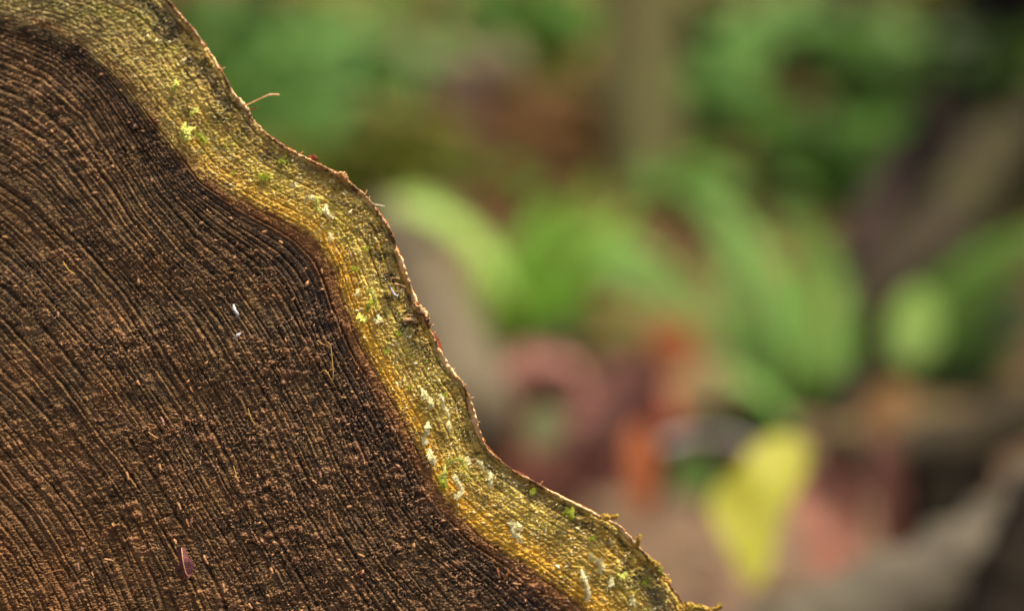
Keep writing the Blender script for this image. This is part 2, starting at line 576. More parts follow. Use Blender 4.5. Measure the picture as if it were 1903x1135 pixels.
INNER_BARK = rough_mat('inner_bark', srgb(214, 156, 88), srgb(248, 214, 156), 260, srgb(104, 74, 42), 0.7, 0.0008, th3=(0.45, 0.58))
BARK = rough_mat('bark', srgb(112, 62, 34), srgb(168, 98, 54), 90, srgb(84, 60, 40), 0.9, 0.002)
ring_strip('inner_bark', [(-6.5, 0.0020, 2.6, 201), (-4.5, -0.0001, 3.0, 203), (-2.2, -0.0009, 2.8, 203), (0.0, -0.0010, 2.4, 205), (1.6, -0.0002, 2.4, 205), (2.6, 0.0012, 2.2, 207)],
           INNER_BARK, log)
prof = [(1.0, 0.0008, 1.6, 207), (3.2, 0.0010, 2.2, 209), (4.2, 0.0022, 2.6, 209), (4.5, 0.004, 2.6, 211)]
b = 0.007
k = 0
while b < 3.0:
    prof.append((4.5 + 1.5 * math.sin(k), b, 4.5, 213))
    b *= 1.35
    k += 1
ring_strip('bark', prof, BARK, log, True)

# splinters, scales and flakes torn from the log's rim
SPLINT = rough_mat('splinter', srgb(214, 150, 84), srgb(236, 196, 140), 300, None, 0.5, 0.0002)
RED = rough_mat('bark_scale', srgb(140, 62, 26), srgb(96, 42, 22), 200, None, 0.6, 0.0005)
PALE = rough_mat('pale_fibre', srgb(226, 214, 178), srgb(240, 232, 206), 300, None, 0.5, 0.0002)


def strand(name, pts, r, mat, parent=None, h=0.0015, taper=0.5, n=14, sides=6):
    """a thin stalk lying on or standing off the cut; pts are (px, py, lift in mm)"""
    p = spline([on_face(x, y, h + z * 0.001) for x, y, z in pts], n)
    b_ = MB()
    b_.tube(p, [r * UNIT * (1 - (1 - taper) * i / (n - 1)) for i in range(n)], sides, wob=0.12)
    return b_.build(name, mat, parent)


def rim(px, py, back=0.004):
    return on_face(px, py, 0) + AX * back


b_ = MB()
b_.tube(spline([rim(446, 201), rim(470, 190), rim(498, 177), rim(507, 174), rim(524, 174)], 16), [1.5 * UNIT] * 10 + [2.1 * UNIT] * 5 + [1.5 * UNIT], 6)
b_.build('splinter', SPLINT, log)
b_ = MB()
b_.tube(spline([rim(452, 211, .006), rim(468, 202, .006), rim(485, 197, .006)], 10), [1.3 * UNIT] * 10, 6)
b_.build('splinter', RED, log)
b_ = MB()
b_.tube(spline([rim(690, 378), rim(704, 379), rim(721, 382)], 10), [1.0 * UNIT] * 9 + [.4 * UNIT], 6)
b_.build('splinter', PALE, log)
for (x0, y0, x1, y1) in [(678, 365, 685, 352), (801, 608, 810, 602), (799, 602, 800, 598), (872, 742, 884, 738), (884, 786, 896, 784), (686, 370, 690, 364), (860, 712, 871, 716), (1240, 1070, 1249, 1068), (454, 190, 447, 185),
                         (806, 622, 813, 616), (842, 690, 849, 684), (1006, 900, 1013, 894), (560, 286, 566, 280), (414, 128, 421, 124)]:
    b_ = MB()
    b_.tube(spline([rim(x0 - 3, y0 + 1, .002), rim(x0, y0, .002), rim((x0 + x1) / 2 + 1, (y0 + y1) / 2 - 1, .002), rim(x1, y1, .002)], 8), [.9 * UNIT] * 7 + [.3 * UNIT], 5)
    b_.build('splinter', SPLINT, log)
# curved red-brown bark scales showing past the rim
for pts, w in [([(583, 298), (586, 290), (595, 296)], 5), ([(738, 468), (748, 492), (758, 520)], 4), ([(803, 612), (814, 636), (829, 665)], 9),
               ([(372, 74), (382, 82), (386, 98)], 5), ([(400, 112), (414, 136), (424, 158)], 5), ([(775, 545), (786, 572), (794, 592)], 4),
               ([(897, 812), (904, 826), (913, 838)], 3), ([(960, 878), (975, 884), (990, 892)], 3), ([(432, 165), (442, 182), (455, 194)], 4)]:
    b_ = MB()
    c = spline([rim(x, y, .005) for x, y in pts], 9)
    vs, fs = [], []
    for i, p in enumerate(c):
        ww = w * UNIT * math.sin(math.pi * (0.12 + 0.76 * i / 8))
        t = (c[min(i + 1, 8)] - c[max(i - 1, 0)]).normalized()
        side = t.cross(Vector(NRM)).normalized()
        if side.x < 0: side = -side
        for q, z in ((-1.2, .001), (0, 0), (.7, -.0004), (1.0, .0012)):
            vs.append(p + side * ww * q + AX * z)
    for i in range(8):
        for q in range(3):
            a_ = i * 4 + q
            fs.append((a_, a_ + 1, a_ + 5, a_ + 4))
    b_.add(vs, fs)
    o = b_.build('bark_scale', RED, log)
    sm = o.modifiers.new('thick', 'SOLIDIFY'); sm.thickness = 0.0006
# ragged mossy flake at the lower right tip of the rim, and the torn crest above it
FLAKE = rough_mat('mossy_flake', srgb(196, 148, 70), srgb(150, 130, 44), 240, srgb(104, 100, 40), 0.8, 0.0006)


def rag(name, pts, ws, mat, rough_=0.35, back=0.0):
    c = spline([on_face(x, y, z * .001) + AX * back for x, y, z in pts], 22)
    vs, fs = [], []
    for i, p in enumerate(c):
        t = (c[min(i + 1, 21)] - c[max(i - 1, 0)]).normalized()
        side = t.cross(Vector(NRM)).normalized()
        ww = np.interp(i / 21, np.linspace(0, 1, len(ws)), ws) * UNIT
        for q in (-1, -.5, 0, .5, 1):
            j = 1 + rough_ * rng.uniform(-1, 1)
            vs.append(p + side * ww * q * j + Vector(NRM) * (rng.uniform(-1, 1) * .0006 + .0008 * (1 - q * q)))
    for i in range(21):
        for q in range(4):
            a_ = i * 5 + q
            fs.append((a_, a_ + 1, a_ + 6, a_ + 5))
    b_ = MB(); b_.add(vs, fs)
    o = b_.build(name, mat, log, smooth=False)
    sm = o.modifiers.new('thick', 'SOLIDIFY'); sm.thickness = 0.0012
    return o


rag('bark_flake', [(1262, 1136, 2), (1280, 1127, 3), (1300, 1128, 3), (1322, 1133, 4), (1341, 1124, 4)], [9, 8, 7, 5, 1.5], FLAKE)
rag('bark_flake', [(1120, 958, 2), (1136, 961, 3), (1149, 960, 3)], [4, 6, 3], FLAKE)
rag('bark_flake', [(1183, 1016, 2), (1187, 1006, 3), (1188, 994, 3)], [6, 4, 1], FLAKE)
rag('bark_flake', [(1204, 1036, 2), (1222, 1052, 3), (1236, 1074, 3), (1246, 1082, 3)], [5, 7, 5, 4], FLAKE, .6)
rag('bark_flake', [(770, 566, 2), (784, 578, 3), (795, 594, 3), (800, 612, 2)], [5, 8, 6, 3], INNER_BARK, .3)
rag('bark_flake', [(628, 322, 1), (640, 327, 2), (646, 334, 2)], [3, 6, 4], INNER_BARK, .3)


# ------------------------------------------------------------------ loose bits lying on the cut
def mm(b_, name, mat, label, cat, group):
    o = b_.build(name, mat)
    return tag(o, label, cat, group)


MOSS = leaf_mat('moss_strand', srgb(240, 236, 130), srgb(222, 224, 96), 700, 0.15, 0.6)
MOSSW = leaf_mat('dry_moss_strand', srgb(250, 240, 190), srgb(240, 230, 150), 700, 0.12, 0.6)
MOSSG = leaf_mat('green_moss', srgb(178, 188, 52), srgb(204, 212, 90), 700, 0.35, 0.6)


def sprig(pts, mat, w, label, group, leafy=True, name='moss_sprig'):
    b_ = MB()
    w *= 1.35
    n = 12
    c = spline([on_face(x, y, .0010 + z * .001) for x, y, z in pts], n)
    b_.tube(c, [w * 0.34 * UNIT * (1 - .5 * i / n) for i in range(n)], 5, wob=0.2)
    if leafy:
        for i in range(n - 1):
            for q in range(3):
                t = (c[i + 1] - c[i]).normalized()
                side = t.cross(Vector(NRM)).normalized() * rng.choice((-1, 1))
                b_.leaf(c[i].lerp(c[i + 1], rng.random()), t * 1.1 + side * rng.uniform(.2, .7) + Vector(NRM) * rng.uniform(-.1, .6), Vector(NRM) + side * .3,
                        w * UNIT * rng.uniform(1.4, 2.6), w * UNIT * 0.42, n=3, bend=.2)
    return mm(b_, name, mat, label, 'moss', group)


GM = 'dry moss sprigs caught on the sapwood'
for pts, mat, w, lab in [
    ([(346, 228, 0), (344, 242, 1), (340, 254, 0)], MOSS, 3.2, 'short upright yellow-green moss sprig, uppermost large one on the sapwood'),
    ([(365, 239, 0), (356, 246, 2), (354, 258, 2), (348, 263, 0)], MOSS, 3.8, 'hooked yellow-green moss sprig beside the uppermost upright one'),
    ([(362, 248, 0), (372, 254, 1), (378, 262, 0)], MOSSG, 3.4, 'small green moss sprig trailing right from the hooked one'),
    ([(327, 150, 0), (329, 158, 1), (326, 166, 0)], MOSS, 2.8, 'tiny pale moss sprig near the top of the sapwood band'),
    ([(362, 202, 0), (366, 207, 1), (359, 212, 0)], MOSS, 2.8, 'tiny pale moss sprig just above the hooked moss sprig'),
    ([(567, 376, 0), (574, 372, 2), (582, 371, 1)], MOSSW, 3.0, 'short cream moss blade tilted up, on the upper bend of the sapwood'),
    ([(585, 366, 0), (592, 372, 2), (590, 384, 1), (594, 394, 0)], MOSS, 3.0, 'ragged yellow moss sprig right of the short cream blade'),
    ([(606, 381, 0), (608, 392, 1), (612, 400, 0)], MOSSW, 3.6, 'stubby cream moss sprig hanging on the upper bend'),
    ([(613, 434, 0), (618, 443, 1), (614, 446, 0)], MOSSW, 2.6, 'tiny cream moss scrap against the heartwood edge at the upper bend'),
    ([(664, 538, 0), (668, 545, 2), (664, 553, 0)], MOSSW, 1.8, 'thin cream hooked moss fibre on the middle of the band'),
    ([(681, 550, 0), (690, 543, 2), (698, 552, 2), (702, 570, 0)], MOSS, 2.8, 'curled yellow-green moss sprig arching over the middle of the band'),
    ([(691, 556, 0), (688, 566, 1), (684, 576, 0)], MOSSG, 2.4, 'short green moss sprig under the curled arching one'),
    ([(668, 582, 0), (670, 590, 1), (675, 592, 0)], MOSS, 4.0, 'bright stubby moss clump beside the heartwood edge, mid band'),
    ([(703, 586, 0), (706, 594, 1), (701, 597, 0)], MOSSW, 3.2, 'stubby cream moss clump right of the bright stubby one'),
    ([(784, 722, 0), (789, 731, 1), (790, 740, 0)], MOSSW, 3.4, 'broad cream moss sprig, left of three in a row on the lower bend'),
    ([(797, 738, 0), (802, 746, 1), (803, 755, 0)], MOSSW, 2.8, 'slim cream moss sprig, middle of three in a row on the lower bend'),
    ([(815, 733, 0), (823, 740, 2), (826, 752, 1), (832, 764, 1), (835, 773, 0)], MOSSW, 2.6, 'long wavy cream moss strand, right of three in a row on the lower bend'),
    ([(796, 784, 0), (796, 794, 1), (793, 806, 0)], MOSSW, 3.6, 'upright cream moss sprig at the narrow waist of the band'),
    ([(834, 782, 0), (836, 790, 1), (835, 797, 0)], MOSSW, 2.2, 'small thin cream moss sprig at the right of the waist'),
    ([(786, 812, 0), (789, 818, 0)], MOSSW, 3.0, 'tiny cream moss stub below the waist sprig'),
    ([(798, 834, 0), (802, 846, 1), (805, 856, 0)], MOSSW, 4.2, 'fat cream moss sprig lying beside the heartwood below the waist'),
    ([(829, 866, 0), (842, 857, 2), (857, 854, 3), (862, 862, 2), (866, 870, 0)], MOSS, 3.0, 'angular bent yellow moss strand like a roof on the lower band'),
    ([(828, 866, 1), (827, 880, 1), (829, 894, 0)], MOSS, 3.4, 'yellow moss strand running down from the bent one'),
    ([(817, 883, 0), (822, 893, 1), (826, 902, 0)], MOSSG, 3.6, 'green-tipped moss sprig at the foot of the yellow strand'),
    ([(845, 881, 0), (850, 892, 1), (856, 905, 0)], MOSSW, 3.0, 'straight cream moss sprig below the bent yellow strand'),
    ([(869, 848, 0), (870, 858, 0)], MOSSW, 2.6, 'tiny cream moss stub right of the bent yellow strand'),
    ([(886, 856, 0), (896, 862, 2), (898, 872, 0)], MOSSW, 2.0, 'thin curled pinkish cream moss thread near the bark, lower band'),
    ([(911, 877, 0), (913, 890, 1), (911, 902, 0)], MOSSW, 2.2, 'thin upright cream moss thread below the curled thread'),
    ([(844, 918, 0), (850, 922, 1), (856, 916, 0)], MOSSW, 3.0, 'small cream star of moss on the lower band'),
    ([(943, 972, 0), (952, 976, 2), (954, 988, 1), (966, 998, 0)], MOSSW, 4.6, 'largest white ragged moss tuft, mid lower band'),
    ([(948, 988, 0), (956, 982, 1), (964, 980, 0)], MOSSW, 4.0, 'white ragged moss scrap crossing the largest white tuft'),
    ([(1046, 955, 0), (1054, 953, 1), (1060, 958, 0)], MOSSG, 5.0, 'pale green moss pad near the bark on the lower bulge'),
    ([(1080, 1058, 0), (1086, 1074, 2), (1091, 1092, 1), (1095, 1110, 0)], MOSSW, 3.8, 'long cream moss strand at the lower end of the band'),
    ([(1094, 1044, 0), (1098, 1040, 1)], MOSSW, 4.6, 'small cream moss dot above the long lower strand'),
    ([(1106, 1048, 0), (1114, 1046, 2), (1118, 1058, 0)], MOSSW, 4.6, 'hooked cream moss sprig right of the small cream dot'),
    ([(1148, 1066, 0), (1154, 1070, 1), (1160, 1068, 0)], MOSS, 4.0, 'yellow moss scrap near the bottom right of the band'),
    ([(1138, 1072, 0), (1137, 1080, 0)], MOSSW, 3.0, 'tiny cream moss stub left of the lowest yellow scrap'),
    ([(1172, 1104, 0), (1175, 1114, 0)], MOSSW, 3.4, 'tiny cream moss stub at the bottom edge of the band')]:
    sprig(pts, mat, w, lab, GM)

GG = 'bright green moss tufts on the sapwood'
for (x, y, rr, lab) in [(494, 330, 15, 'bright green moss tuft at the upper neck of the band'), (526, 302, 12, 'bright green moss tuft close to the bark at the neck'),
                        (436, 322, 6, 'dark green moss speck near the heartwood at the neck'), (660, 500, 9, 'green moss tuft in the middle of the band'),
                        (683, 462, 7, 'small green moss tuft above the middle of the band'), (742, 620, 7, 'small vivid green moss tuft beside the bark, mid band'),
                        (720, 654, 9, 'green moss tuft left of the bark, mid band'), (762, 720, 8, 'vivid green moss tuft on the lower bend'),
                        (828, 734, 7, 'green moss tuft right of the lower bend sprigs'), (990, 912, 9, 'dark green moss tuft under the bark on the lower slope'),
                        (1100, 1000, 9, 'green moss tuft in a crack on the lower bulge'), (690, 104, 0, ''), (330, 132, 0, ''), (1198, 1082, 9, 'yellow-green moss tuft near the bottom bark')]:
    if not rr: continue
    b_ = MB()
    rr *= .75
    for k in range(int(rr * rr * 0.6)):
        an, q = rng.uniform(0, 6.28), abs(rng.gauss(0, .55)) * rr
        p = on_face(x + q * math.cos(an), y + .6 * q * math.sin(an), .0004 + .0010 * rng.random())
        b_.leaf(p, Vector((rng.uniform(-1, 1), -.6, rng.uniform(-.3, 1))), NRM, rng.uniform(2.5, 5) * UNIT, 1.8 * UNIT, n=3)
    mm(b_, 'moss_tuft', MOSSG, lab, 'moss', GG)

# the plum-coloured leaf scrap near the bottom
LEAFP = leaf_mat('plum_leaf', srgb(134, 82, 82), srgb(104, 64, 66), 260, 0.2, 0.45, srgb(168, 120, 110))
scrap = empty('leaf_scrap', on_face(352, 1045, .003), 'torn plum-brown leaf scrap resting low on the dark heartwood', 'leaf')
out_ = [(338, 1020), (343, 1017), (348, 1022), (351, 1034), (356, 1038), (362, 1044), (366, 1042), (365, 1056), (361, 1066), (356, 1075), (350, 1070), (345, 1072), (341, 1060), (337, 1054), (340, 1042), (337, 1034)]
mid = spline([on_face(343, 1018, .004), on_face(347, 1040, .0055), on_face(350, 1060, .0045), on_face(355, 1074, .003)], 8)
b_ = MB()
vs = [on_face(x, y, .0028 + .0016 * rng.random()) for x, y in out_] + list(mid)
no = len(out_)
fs = []
for i in range(no):
    j = (i + 1) % no
    def near(ii):
        yy = out_[ii][1]
        return no + min(7, max(0, int((yy - 1018) / 57 * 7 + .5)))
    a_, c_ = near(i), near(j)
    fs.append((i, j, c_, a_) if a_ != c_ else (i, j, a_))
b_.add(vs, fs)
o = b_.build('blade', LEAFP, scrap, smooth=False)
sm = o.modifiers.new('thick', 'SOLIDIFY'); sm.thickness = 0.0003
b_ = MB()
b_.tube([p + Vector(NRM) * .0004 for p in mid], [.8 * UNIT] * 8, 5)
b_.build('midrib', SPLINT, scrap)

WHITE = rough_mat('white_down', srgb(176, 172, 170), srgb(204, 202, 200), 500, None, 0.8, 0.0004)
for pts, w, lab in [([(436, 567, 0), (439, 577, 1), (444, 585, 1), (442, 590, 0)], 3.4, 'white downy fleck, the larger of two on the heartwood'),
                    ([(449, 620, 0), (444, 625, 1), (440, 630, 0)], 2.8, 'white downy fleck, the smaller and lower of two on the heartwood'),
                    ([(726, 532, 0), (732, 544, 1), (738, 552, 1), (742, 548, 0)], 1.8, 'white cobweb shred in a dark crack beside the bark')]:
    b_ = MB()
    c = spline([on_face(x, y, .0016 + z * .001) for x, y, z in pts], 9)
    b_.tube(c, [w * UNIT * (.4 + .6 * math.sin(3.1 * (i + .5) / 9)) for i in range(9)], 8, wob=.3)
    for k in range(14):
        p = c[rng.randrange(9)]
        b_.tube([p, p + Vector((rng.uniform(-1, 1), -.3, rng.uniform(-1, 1))) * w * 2.2 * UNIT], [.4 * UNIT, .15 * UNIT], 4)
    mm(b_, 'down_fleck', WHITE, lab, 'fleck', 'white flecks on the cut')

# hair-thin plant fibres
FIB = rough_mat('fibre', srgb(180, 140, 66), srgb(200, 162, 90), 300, None, 0.5, 0.0002)
for pts, w, lab in [([(592, 634, 1), (606, 643, 2), (612, 638, 4), (618, 646, 4), (620, 668, 3), (622, 690, 3), (621, 706, 2), (616, 712, 1)], 1.0, 'long hooked tan fibre curving down the dark heartwood'),
                    ([(596, 694, 1), (606, 690, 3), (612, 696, 3), (618, 708, 1)], 1.1, 'short tan fibre below the long hooked one'),
                    ([(636, 738, 1), (644, 740, 1)], 1.2, 'tiny orange fibre under the hooked fibres'),
                    ([(463, 760, 1), (468, 776, 1), (474, 788, 0)], .8, 'fine straight tan fibre in the centre of the heartwood'),
                    ([(120, 488, 1), (130, 502, 2), (142, 512, 1)], 1.0, 'fine pale fibre on the left side of the heartwood'),
                    ([(436, 866, 1), (445, 896, 1)], .9, 'fine tan fibre low in the middle of the heartwood')]:
    b_ = MB()
    b_.tube(spline([on_face(x, y, .0012 + z * .0007) for x, y, z in pts], 20), [w * UNIT] * 20, 5)
    mm(b_, 'plant_fibre', FIB, lab, 'fibre', 'loose fibres on the heartwood')

# wood chips and shavings large enough to point at
CH = [rough_mat('tan_chip', srgb(188, 144, 96), srgb(132, 94, 60), 300, None, 0.7, 0.0004),
      rough_mat('orange_chip', srgb(142, 94, 56), srgb(108, 70, 44), 300, None, 0.7, 0.0004),
      rough_mat('pink_chip', srgb(160, 118, 98), srgb(132, 98, 82), 300, None, 0.7, 0.0004)]
GC = 'wood chips on the heartwood'
for (x, y, L, W, an, m_, lab) in [
    (417, 1091, 22, 8, 80, 0, 'largest tan chip, upright, low on the heartwood right of the plum leaf scrap'),
    (327, 1006, 12, 7, 60, 0, 'tan chip just above the plum leaf scrap'),
    (258, 712, 12, 6, 60, 0, 'tan chip alone on the left centre of the heartwood'),
    (384, 1040, 22, 8, 60, 0, 'flat greyish tan chip right of the plum leaf scrap'),
    (304, 783, 20, 6, 68, 2, 'long pink chip above a cluster of orange shavings'),
    (320, 800, 18, 3, -15, 1, 'thin orange shaving tilted under the long pink chip'),
    (283, 790, 18, 4, 10, 1, 'orange shaving flat in the shaving cluster'),
    (286, 810, 24, 3, 35, 0, 'thin tan shaving crossing the shaving cluster'),
    (357, 725, 14, 3, 55, 1, 'thin orange shaving high in the centre of the heartwood'),
    (352, 782, 9, 6, 20, 1, 'small orange chip right of the long pink chip'),
    (294, 868, 16, 4, -60, 0, 'left arm of a pale folded shaving'),
    (299, 868, 14, 3, 70, 0, 'right arm of a pale folded shaving'),
    (239, 884, 18, 3, 70, 0, 'thin pale shaving standing left of the folded shaving'),
    (335, 940, 18, 8, 60, 0, 'broad tan chip above the plum leaf scrap, in a groove'),
    (350, 972, 20, 6, 65, 1, 'orange brown chip in the groove below the broad tan chip'),
    (357, 968, 14, 4, -80, 2, 'pale pink chip beside the orange brown chip'),
    (399, 895, 14, 4, -20, 0, 'pale curled shaving low centre of the heartwood'),
    (442, 890, 18, 3, 50, 0, 'thin curved tan shaving right of the pale curled shaving'),
    (463, 940, 14, 4, 60, 1, 'orange star-shaped shaving, low centre'),
    (460, 936, 12, 3, -70, 1, 'small orange sliver crossing the star-shaped shaving'),
    (596, 881, 14, 6, 80, 2, 'pink chip on the dark band of the heartwood'),
    (586, 895, 12, 3, 40, 0, 'pale sliver below the pink chip'),
    (640, 922, 8, 6, 10, 0, 'small round tan chip, upper of two near the lower band'),
    (651, 942, 10, 8, -10, 0, 'round tan chip, lower of two near the lower band'),
    (612, 958, 22, 3, 85, 1, 'upright orange sliver left of the lower round chip'),
    (672, 1032, 18, 5, 25, 0, 'tan chip pointing right, bottom centre of the heartwood'),
    (506, 1060, 14, 5, 65, 0, 'pale tan chip at the bottom between two ridges'),
    (668, 1064, 18, 3, -30, 1, 'orange sliver under the chip that points right'),
    (467, 1126, 14, 5, 50, 0, 'tan chip cut by the bottom edge'),
    (926, 1062, 20, 5, 75, 1, 'upright orange chip at the lower edge of the heartwood'),
    (942, 1070, 18, 5, -60, 1, 'leaning orange chip beside the upright one'),
    (962, 1085, 18, 3, 8, 0, 'thin tan shaving lying flat below the leaning orange chip'),
    (205, 1040, 20, 3, 12, 0, 'long straight pale shaving at the lower left'),
    (110, 1060, 28, 4, -8, 1, 'long orange shaving at the far lower left'),
    (253, 1098, 20, 3, -55, 1, 'thin orange sliver near the bottom left'),
    (154, 1020, 10, 6, 80, 2, 'pale pinkish chip at the lower left'),
    (148, 1052, 16, 5, 75, 2, 'pinkish grey chip below the pale pinkish chip'),
    (175, 1068, 14, 4, 65, 0, 'tan sliver right of the pinkish grey chip'),
    (212, 976, 9, 7, 50, 0, 'round tan chip left of the plum leaf scrap'),
    (110, 585, 12, 6, 80, 2, 'rosy grey chip in the left part of the heartwood'),
    (168, 560, 14, 4, -60, 1, 'orange sliver near the rosy grey chip'),
    (12, 442, 12, 7, 15, 0, 'tan chip at the far left edge'),
    (493, 433, 9, 7, 0, 0, 'light square chip at the sapwood edge by the upper bend'),
    (523, 452, 9, 8, 40, 0, 'light square chip, lower of those by the upper bend'),
    (599, 505, 10, 4, 80, 0, 'cream sliver on the dark corner of the heartwood'),
    (510, 551, 8, 6, 30, 0, 'amber chip right of the larger white fleck'),
    (447, 487, 9, 5, -50, 1, 'curled orange sliver above the larger white fleck')]:
    b_ = MB()
    a_ = math.radians(an)
    dx, dy = math.cos(a_), math.sin(a_)
    n = 7
    vs, fs = [], []
    curl = rng.uniform(-.25, .25)
    sh0, sh1, tw = rng.uniform(.2, .9), rng.uniform(.1, .6), rng.uniform(-.5, .5)
    lift = rng.uniform(-.0006, .0016)
    W *= .72
    L *= .85
    for i in range(n + 1):
        t = i / n
        w_ = W * .5 * (sh0 + (1 - sh0) * min(1, t * 3)) * (1 - (1 - sh1) * max(0, t - .6) / .4) * rng.uniform(.7, 1.15)
        t -= .5
        for q in (-1, 0, 1):
            jq = q * rng.uniform(.75, 1.1)
            X_, Y_ = t * L * dx - jq * w_ * dy + curl * L * (t * t) * -dy, t * L * dy + jq * w_ * dx + curl * L * t * t * dx
            vs.append(on_face(x + X_, y + Y_, .0012 + .0005 * (q == 0) + lift * t + tw * q * .0008 + rng.uniform(0, .0003)))
    for i in range(n):
        for q in range(2):
            k_ = i * 3 + q
            fs.append((k_, k_ + 1, k_ + 4, k_ + 3))
    b_.add(vs, fs)
    o = b_.build('wood_chip', CH[m_], smooth=False)
    tag(o, lab, 'wood chip', GC)
    sm = o.modifiers.new('thick', 'SOLIDIFY'); sm.thickness = 0.0004; sm.offset = 0

# tan slivers wedged by the bark in the middle of the band
for (x, y, L, W, an, lab) in [(763, 597, 26, 9, 3, 'broad tan splinter wedged beside the bark, mid band'), (770, 588, 30, 3, 6, 'thin tan splinter just above the broad wedged one'),
                              (735, 519, 18, 3, 4, 'thin tan splinter lying level, upper mid band'), (744, 532, 22, 4, 16, 'bent tan splinter under the level one')]:
    b_ = MB()
    a_ = math.radians(an)
    p0, p1 = on_face(x - L / 2 * math.cos(a_), y - L / 2 * math.sin(a_), .002), on_face(x + L / 2 * math.cos(a_), y + L / 2 * math.sin(a_), .003)
    s_ = (p1 - p0).normalized().cross(Vector(NRM)).normalized()
    vs, fs = [], []
    for i in range(6):
        c = p0.lerp(p1, i / 5) + Vector(NRM) * .0006 * math.sin(i)
        for q in (-1, 1):
            for z in (0, -.0012):
                vs.append(c + s_ * q * W / 2 * UNIT * rng.uniform(.85, 1.1) + Vector(NRM) * z)
    for i in range(5):
        k_ = i * 4
        fs += [(k_, k_ + 2, k_ + 6, k_ + 4), (k_ + 1, k_ + 5, k_ + 7, k_ + 3), (k_, k_ + 4, k_ + 5, k_ + 1), (k_ + 2, k_ + 3, k_ + 7, k_ + 6)]
    fs += [(0, 1, 3, 2), (20, 22, 23, 21)]
    b_.add(vs, fs)
    mm(b_, 'wood_splinter', INNER_BARK, lab, 'splinter', 'splinters wedged by the bark')

# loose grains: far more than anyone could count
def grains(name, gi, gj, seed, lmean, lmin, c1, c2, label, trans=False):
    nr = np.random.default_rng(seed)
    base = POS[gi, gj] + NRM * 0.00025
    ng = len(base)
    L = nr.gamma(2.0, lmean, ng) * UNIT + lmin * UNIT
    W = L * nr.uniform(.18, .5, ng)
    e1 = _e1 / np.linalg.norm(_e1)
    e2 = np.cross(NRM, e1)
    an = nr.normal(math.radians(20), .7, ng)
    dv = e1 * np.cos(an)[:, None] + e2 * np.sin(an)[:, None] + NRM * nr.uniform(-.1, .7, ng)[:, None]
    sv = np.cross(NRM, dv); sv /= np.linalg.norm(sv, axis=1)[:, None]
    hv = np.cross(dv, sv); hv /= np.linalg.norm(hv, axis=1)[:, None]
    hv = np.where((hv @ NRM)[:, None] < 0, -hv, hv)
    oct_ = [base - dv * L[:, None] * .5, base + dv * L[:, None] * .5, base + sv * W[:, None] * .5, base - sv * W[:, None] * .5, base + hv * W[:, None] * .45, base - hv * W[:, None] * .45]
    co = np.stack(oct_, 1).reshape(-1, 3)
    tri = np.array([(0, 2, 4), (2, 1, 4), (1, 3, 4), (3, 0, 4), (2, 0, 5), (1, 2, 5), (3, 1, 5), (0, 3, 5)])
    q = (np.arange(ng)[:, None, None] * 6 + tri[None]).reshape(-1, 3).astype(np.int32)
    me = bpy.data.meshes.new(name)
    c0 = co.mean(0)
    me.vertices.add(len(co)); me.vertices.foreach_set('co', (co - c0).astype(np.float32).ravel())
    me.loops.add(q.size); me.loops.foreach_set('vertex_index', q.ravel())
    me.polygons.add(len(q)); me.polygons.foreach_set('loop_start', np.arange(0, q.size, 3, dtype=np.int32))
    at = me.attributes.new('tone', 'FLOAT', 'POINT')
    at.data.foreach_set('value', np.repeat(nr.random(ng) ** 2.2, 6).astype(np.float32))
    me.update(calc_edges=True)
    m, nt, bs = nodes_of(name)
    nt.links.new(mixc(nt, attr(nt, 'tone'), c1, c2), bs.inputs['Base Color'])
    bs.inputs['Roughness'].default_value = .7
    me.materials.append(m)
    o = bpy.data.objects.new(name, me); scene.collection.objects.link(o); o.location = c0
    tag(o, label, name.replace('_', ' '), kind='stuff')


nr = np.random.default_rng(5)
NG = 38000
gi = nr.integers(NS + 2, 470, NG)
gj = nr.integers(0, 1400, NG)
keep = nr.random(NG) < (0.12 + 0.88 * patch[gi, gj]) * (0.4 + 0.6 * sstep(300, 900, Y[gi, gj]))
grains('sawdust', gi[keep], gj[keep], 6, 1.7, 1.6, srgb(92, 66, 46), srgb(204, 150, 98), 'fine tan sawdust and crumbs scattered over the dark heartwood')
NG = 16000
gi = nr.integers(8, NS - 4, NG)
gj = nr.integers(0, 1400, NG)
keep = nr.random(NG) < (0.28 + 0.9 * algae[gi, gj]) * (0.35 + 0.65 * sstep(200, 700, Y[gi, gj]))
ak, bk = gi[keep], gj[keep]
h_ = len(ak) * 2 // 3
grains('sapwood_crumbs', ak[:h_], bk[:h_], 8, 1.5, 1.6, srgb(204, 172, 90), srgb(252, 244, 196), 'pale yellow wood crumbs clinging to the sapwood')
grains('algae_crumbs', ak[h_:], bk[h_:], 9, 1.1, 1.2, srgb(140, 146, 44), srgb(206, 212, 96), 'yellow-green algae crumbs dotted along the sapwood')

# ------------------------------------------------------------------ the forest floor behind
def terr(x, y):
    x = np.asarray(x, float); y = np.asarray(y, float)
    z = 0.12 * np.clip(y - 2.2, 0, 3) + 0.42 * np.clip(y - 4.4, 0, 8) * sstep(4.4, 6.0, y) + 0.02 * np.clip(y - 12, 0, 100)
    z = z + 0.035 * fbm(x * 1.3, y * 1.3, 301, 4) * sstep(0.6, 1.4, y) + 0.3 * noise(x * .35, y * .35, 309) * sstep(4, 7, y)
    z = z - 0.16 * np.exp(-(((x - .345) / .06) ** 2 + ((y - 1.86) / .09) ** 2))
    return z


def gp(px, py):
    """where the sight line of photo pixel px, py meets the floor"""
    d = 1.0
    while d < 12:
        p = P(px, py, d)
        if p.z <= float(terr(p.x, p.y)): return p
        d += .01
    return P(px, py, 6)


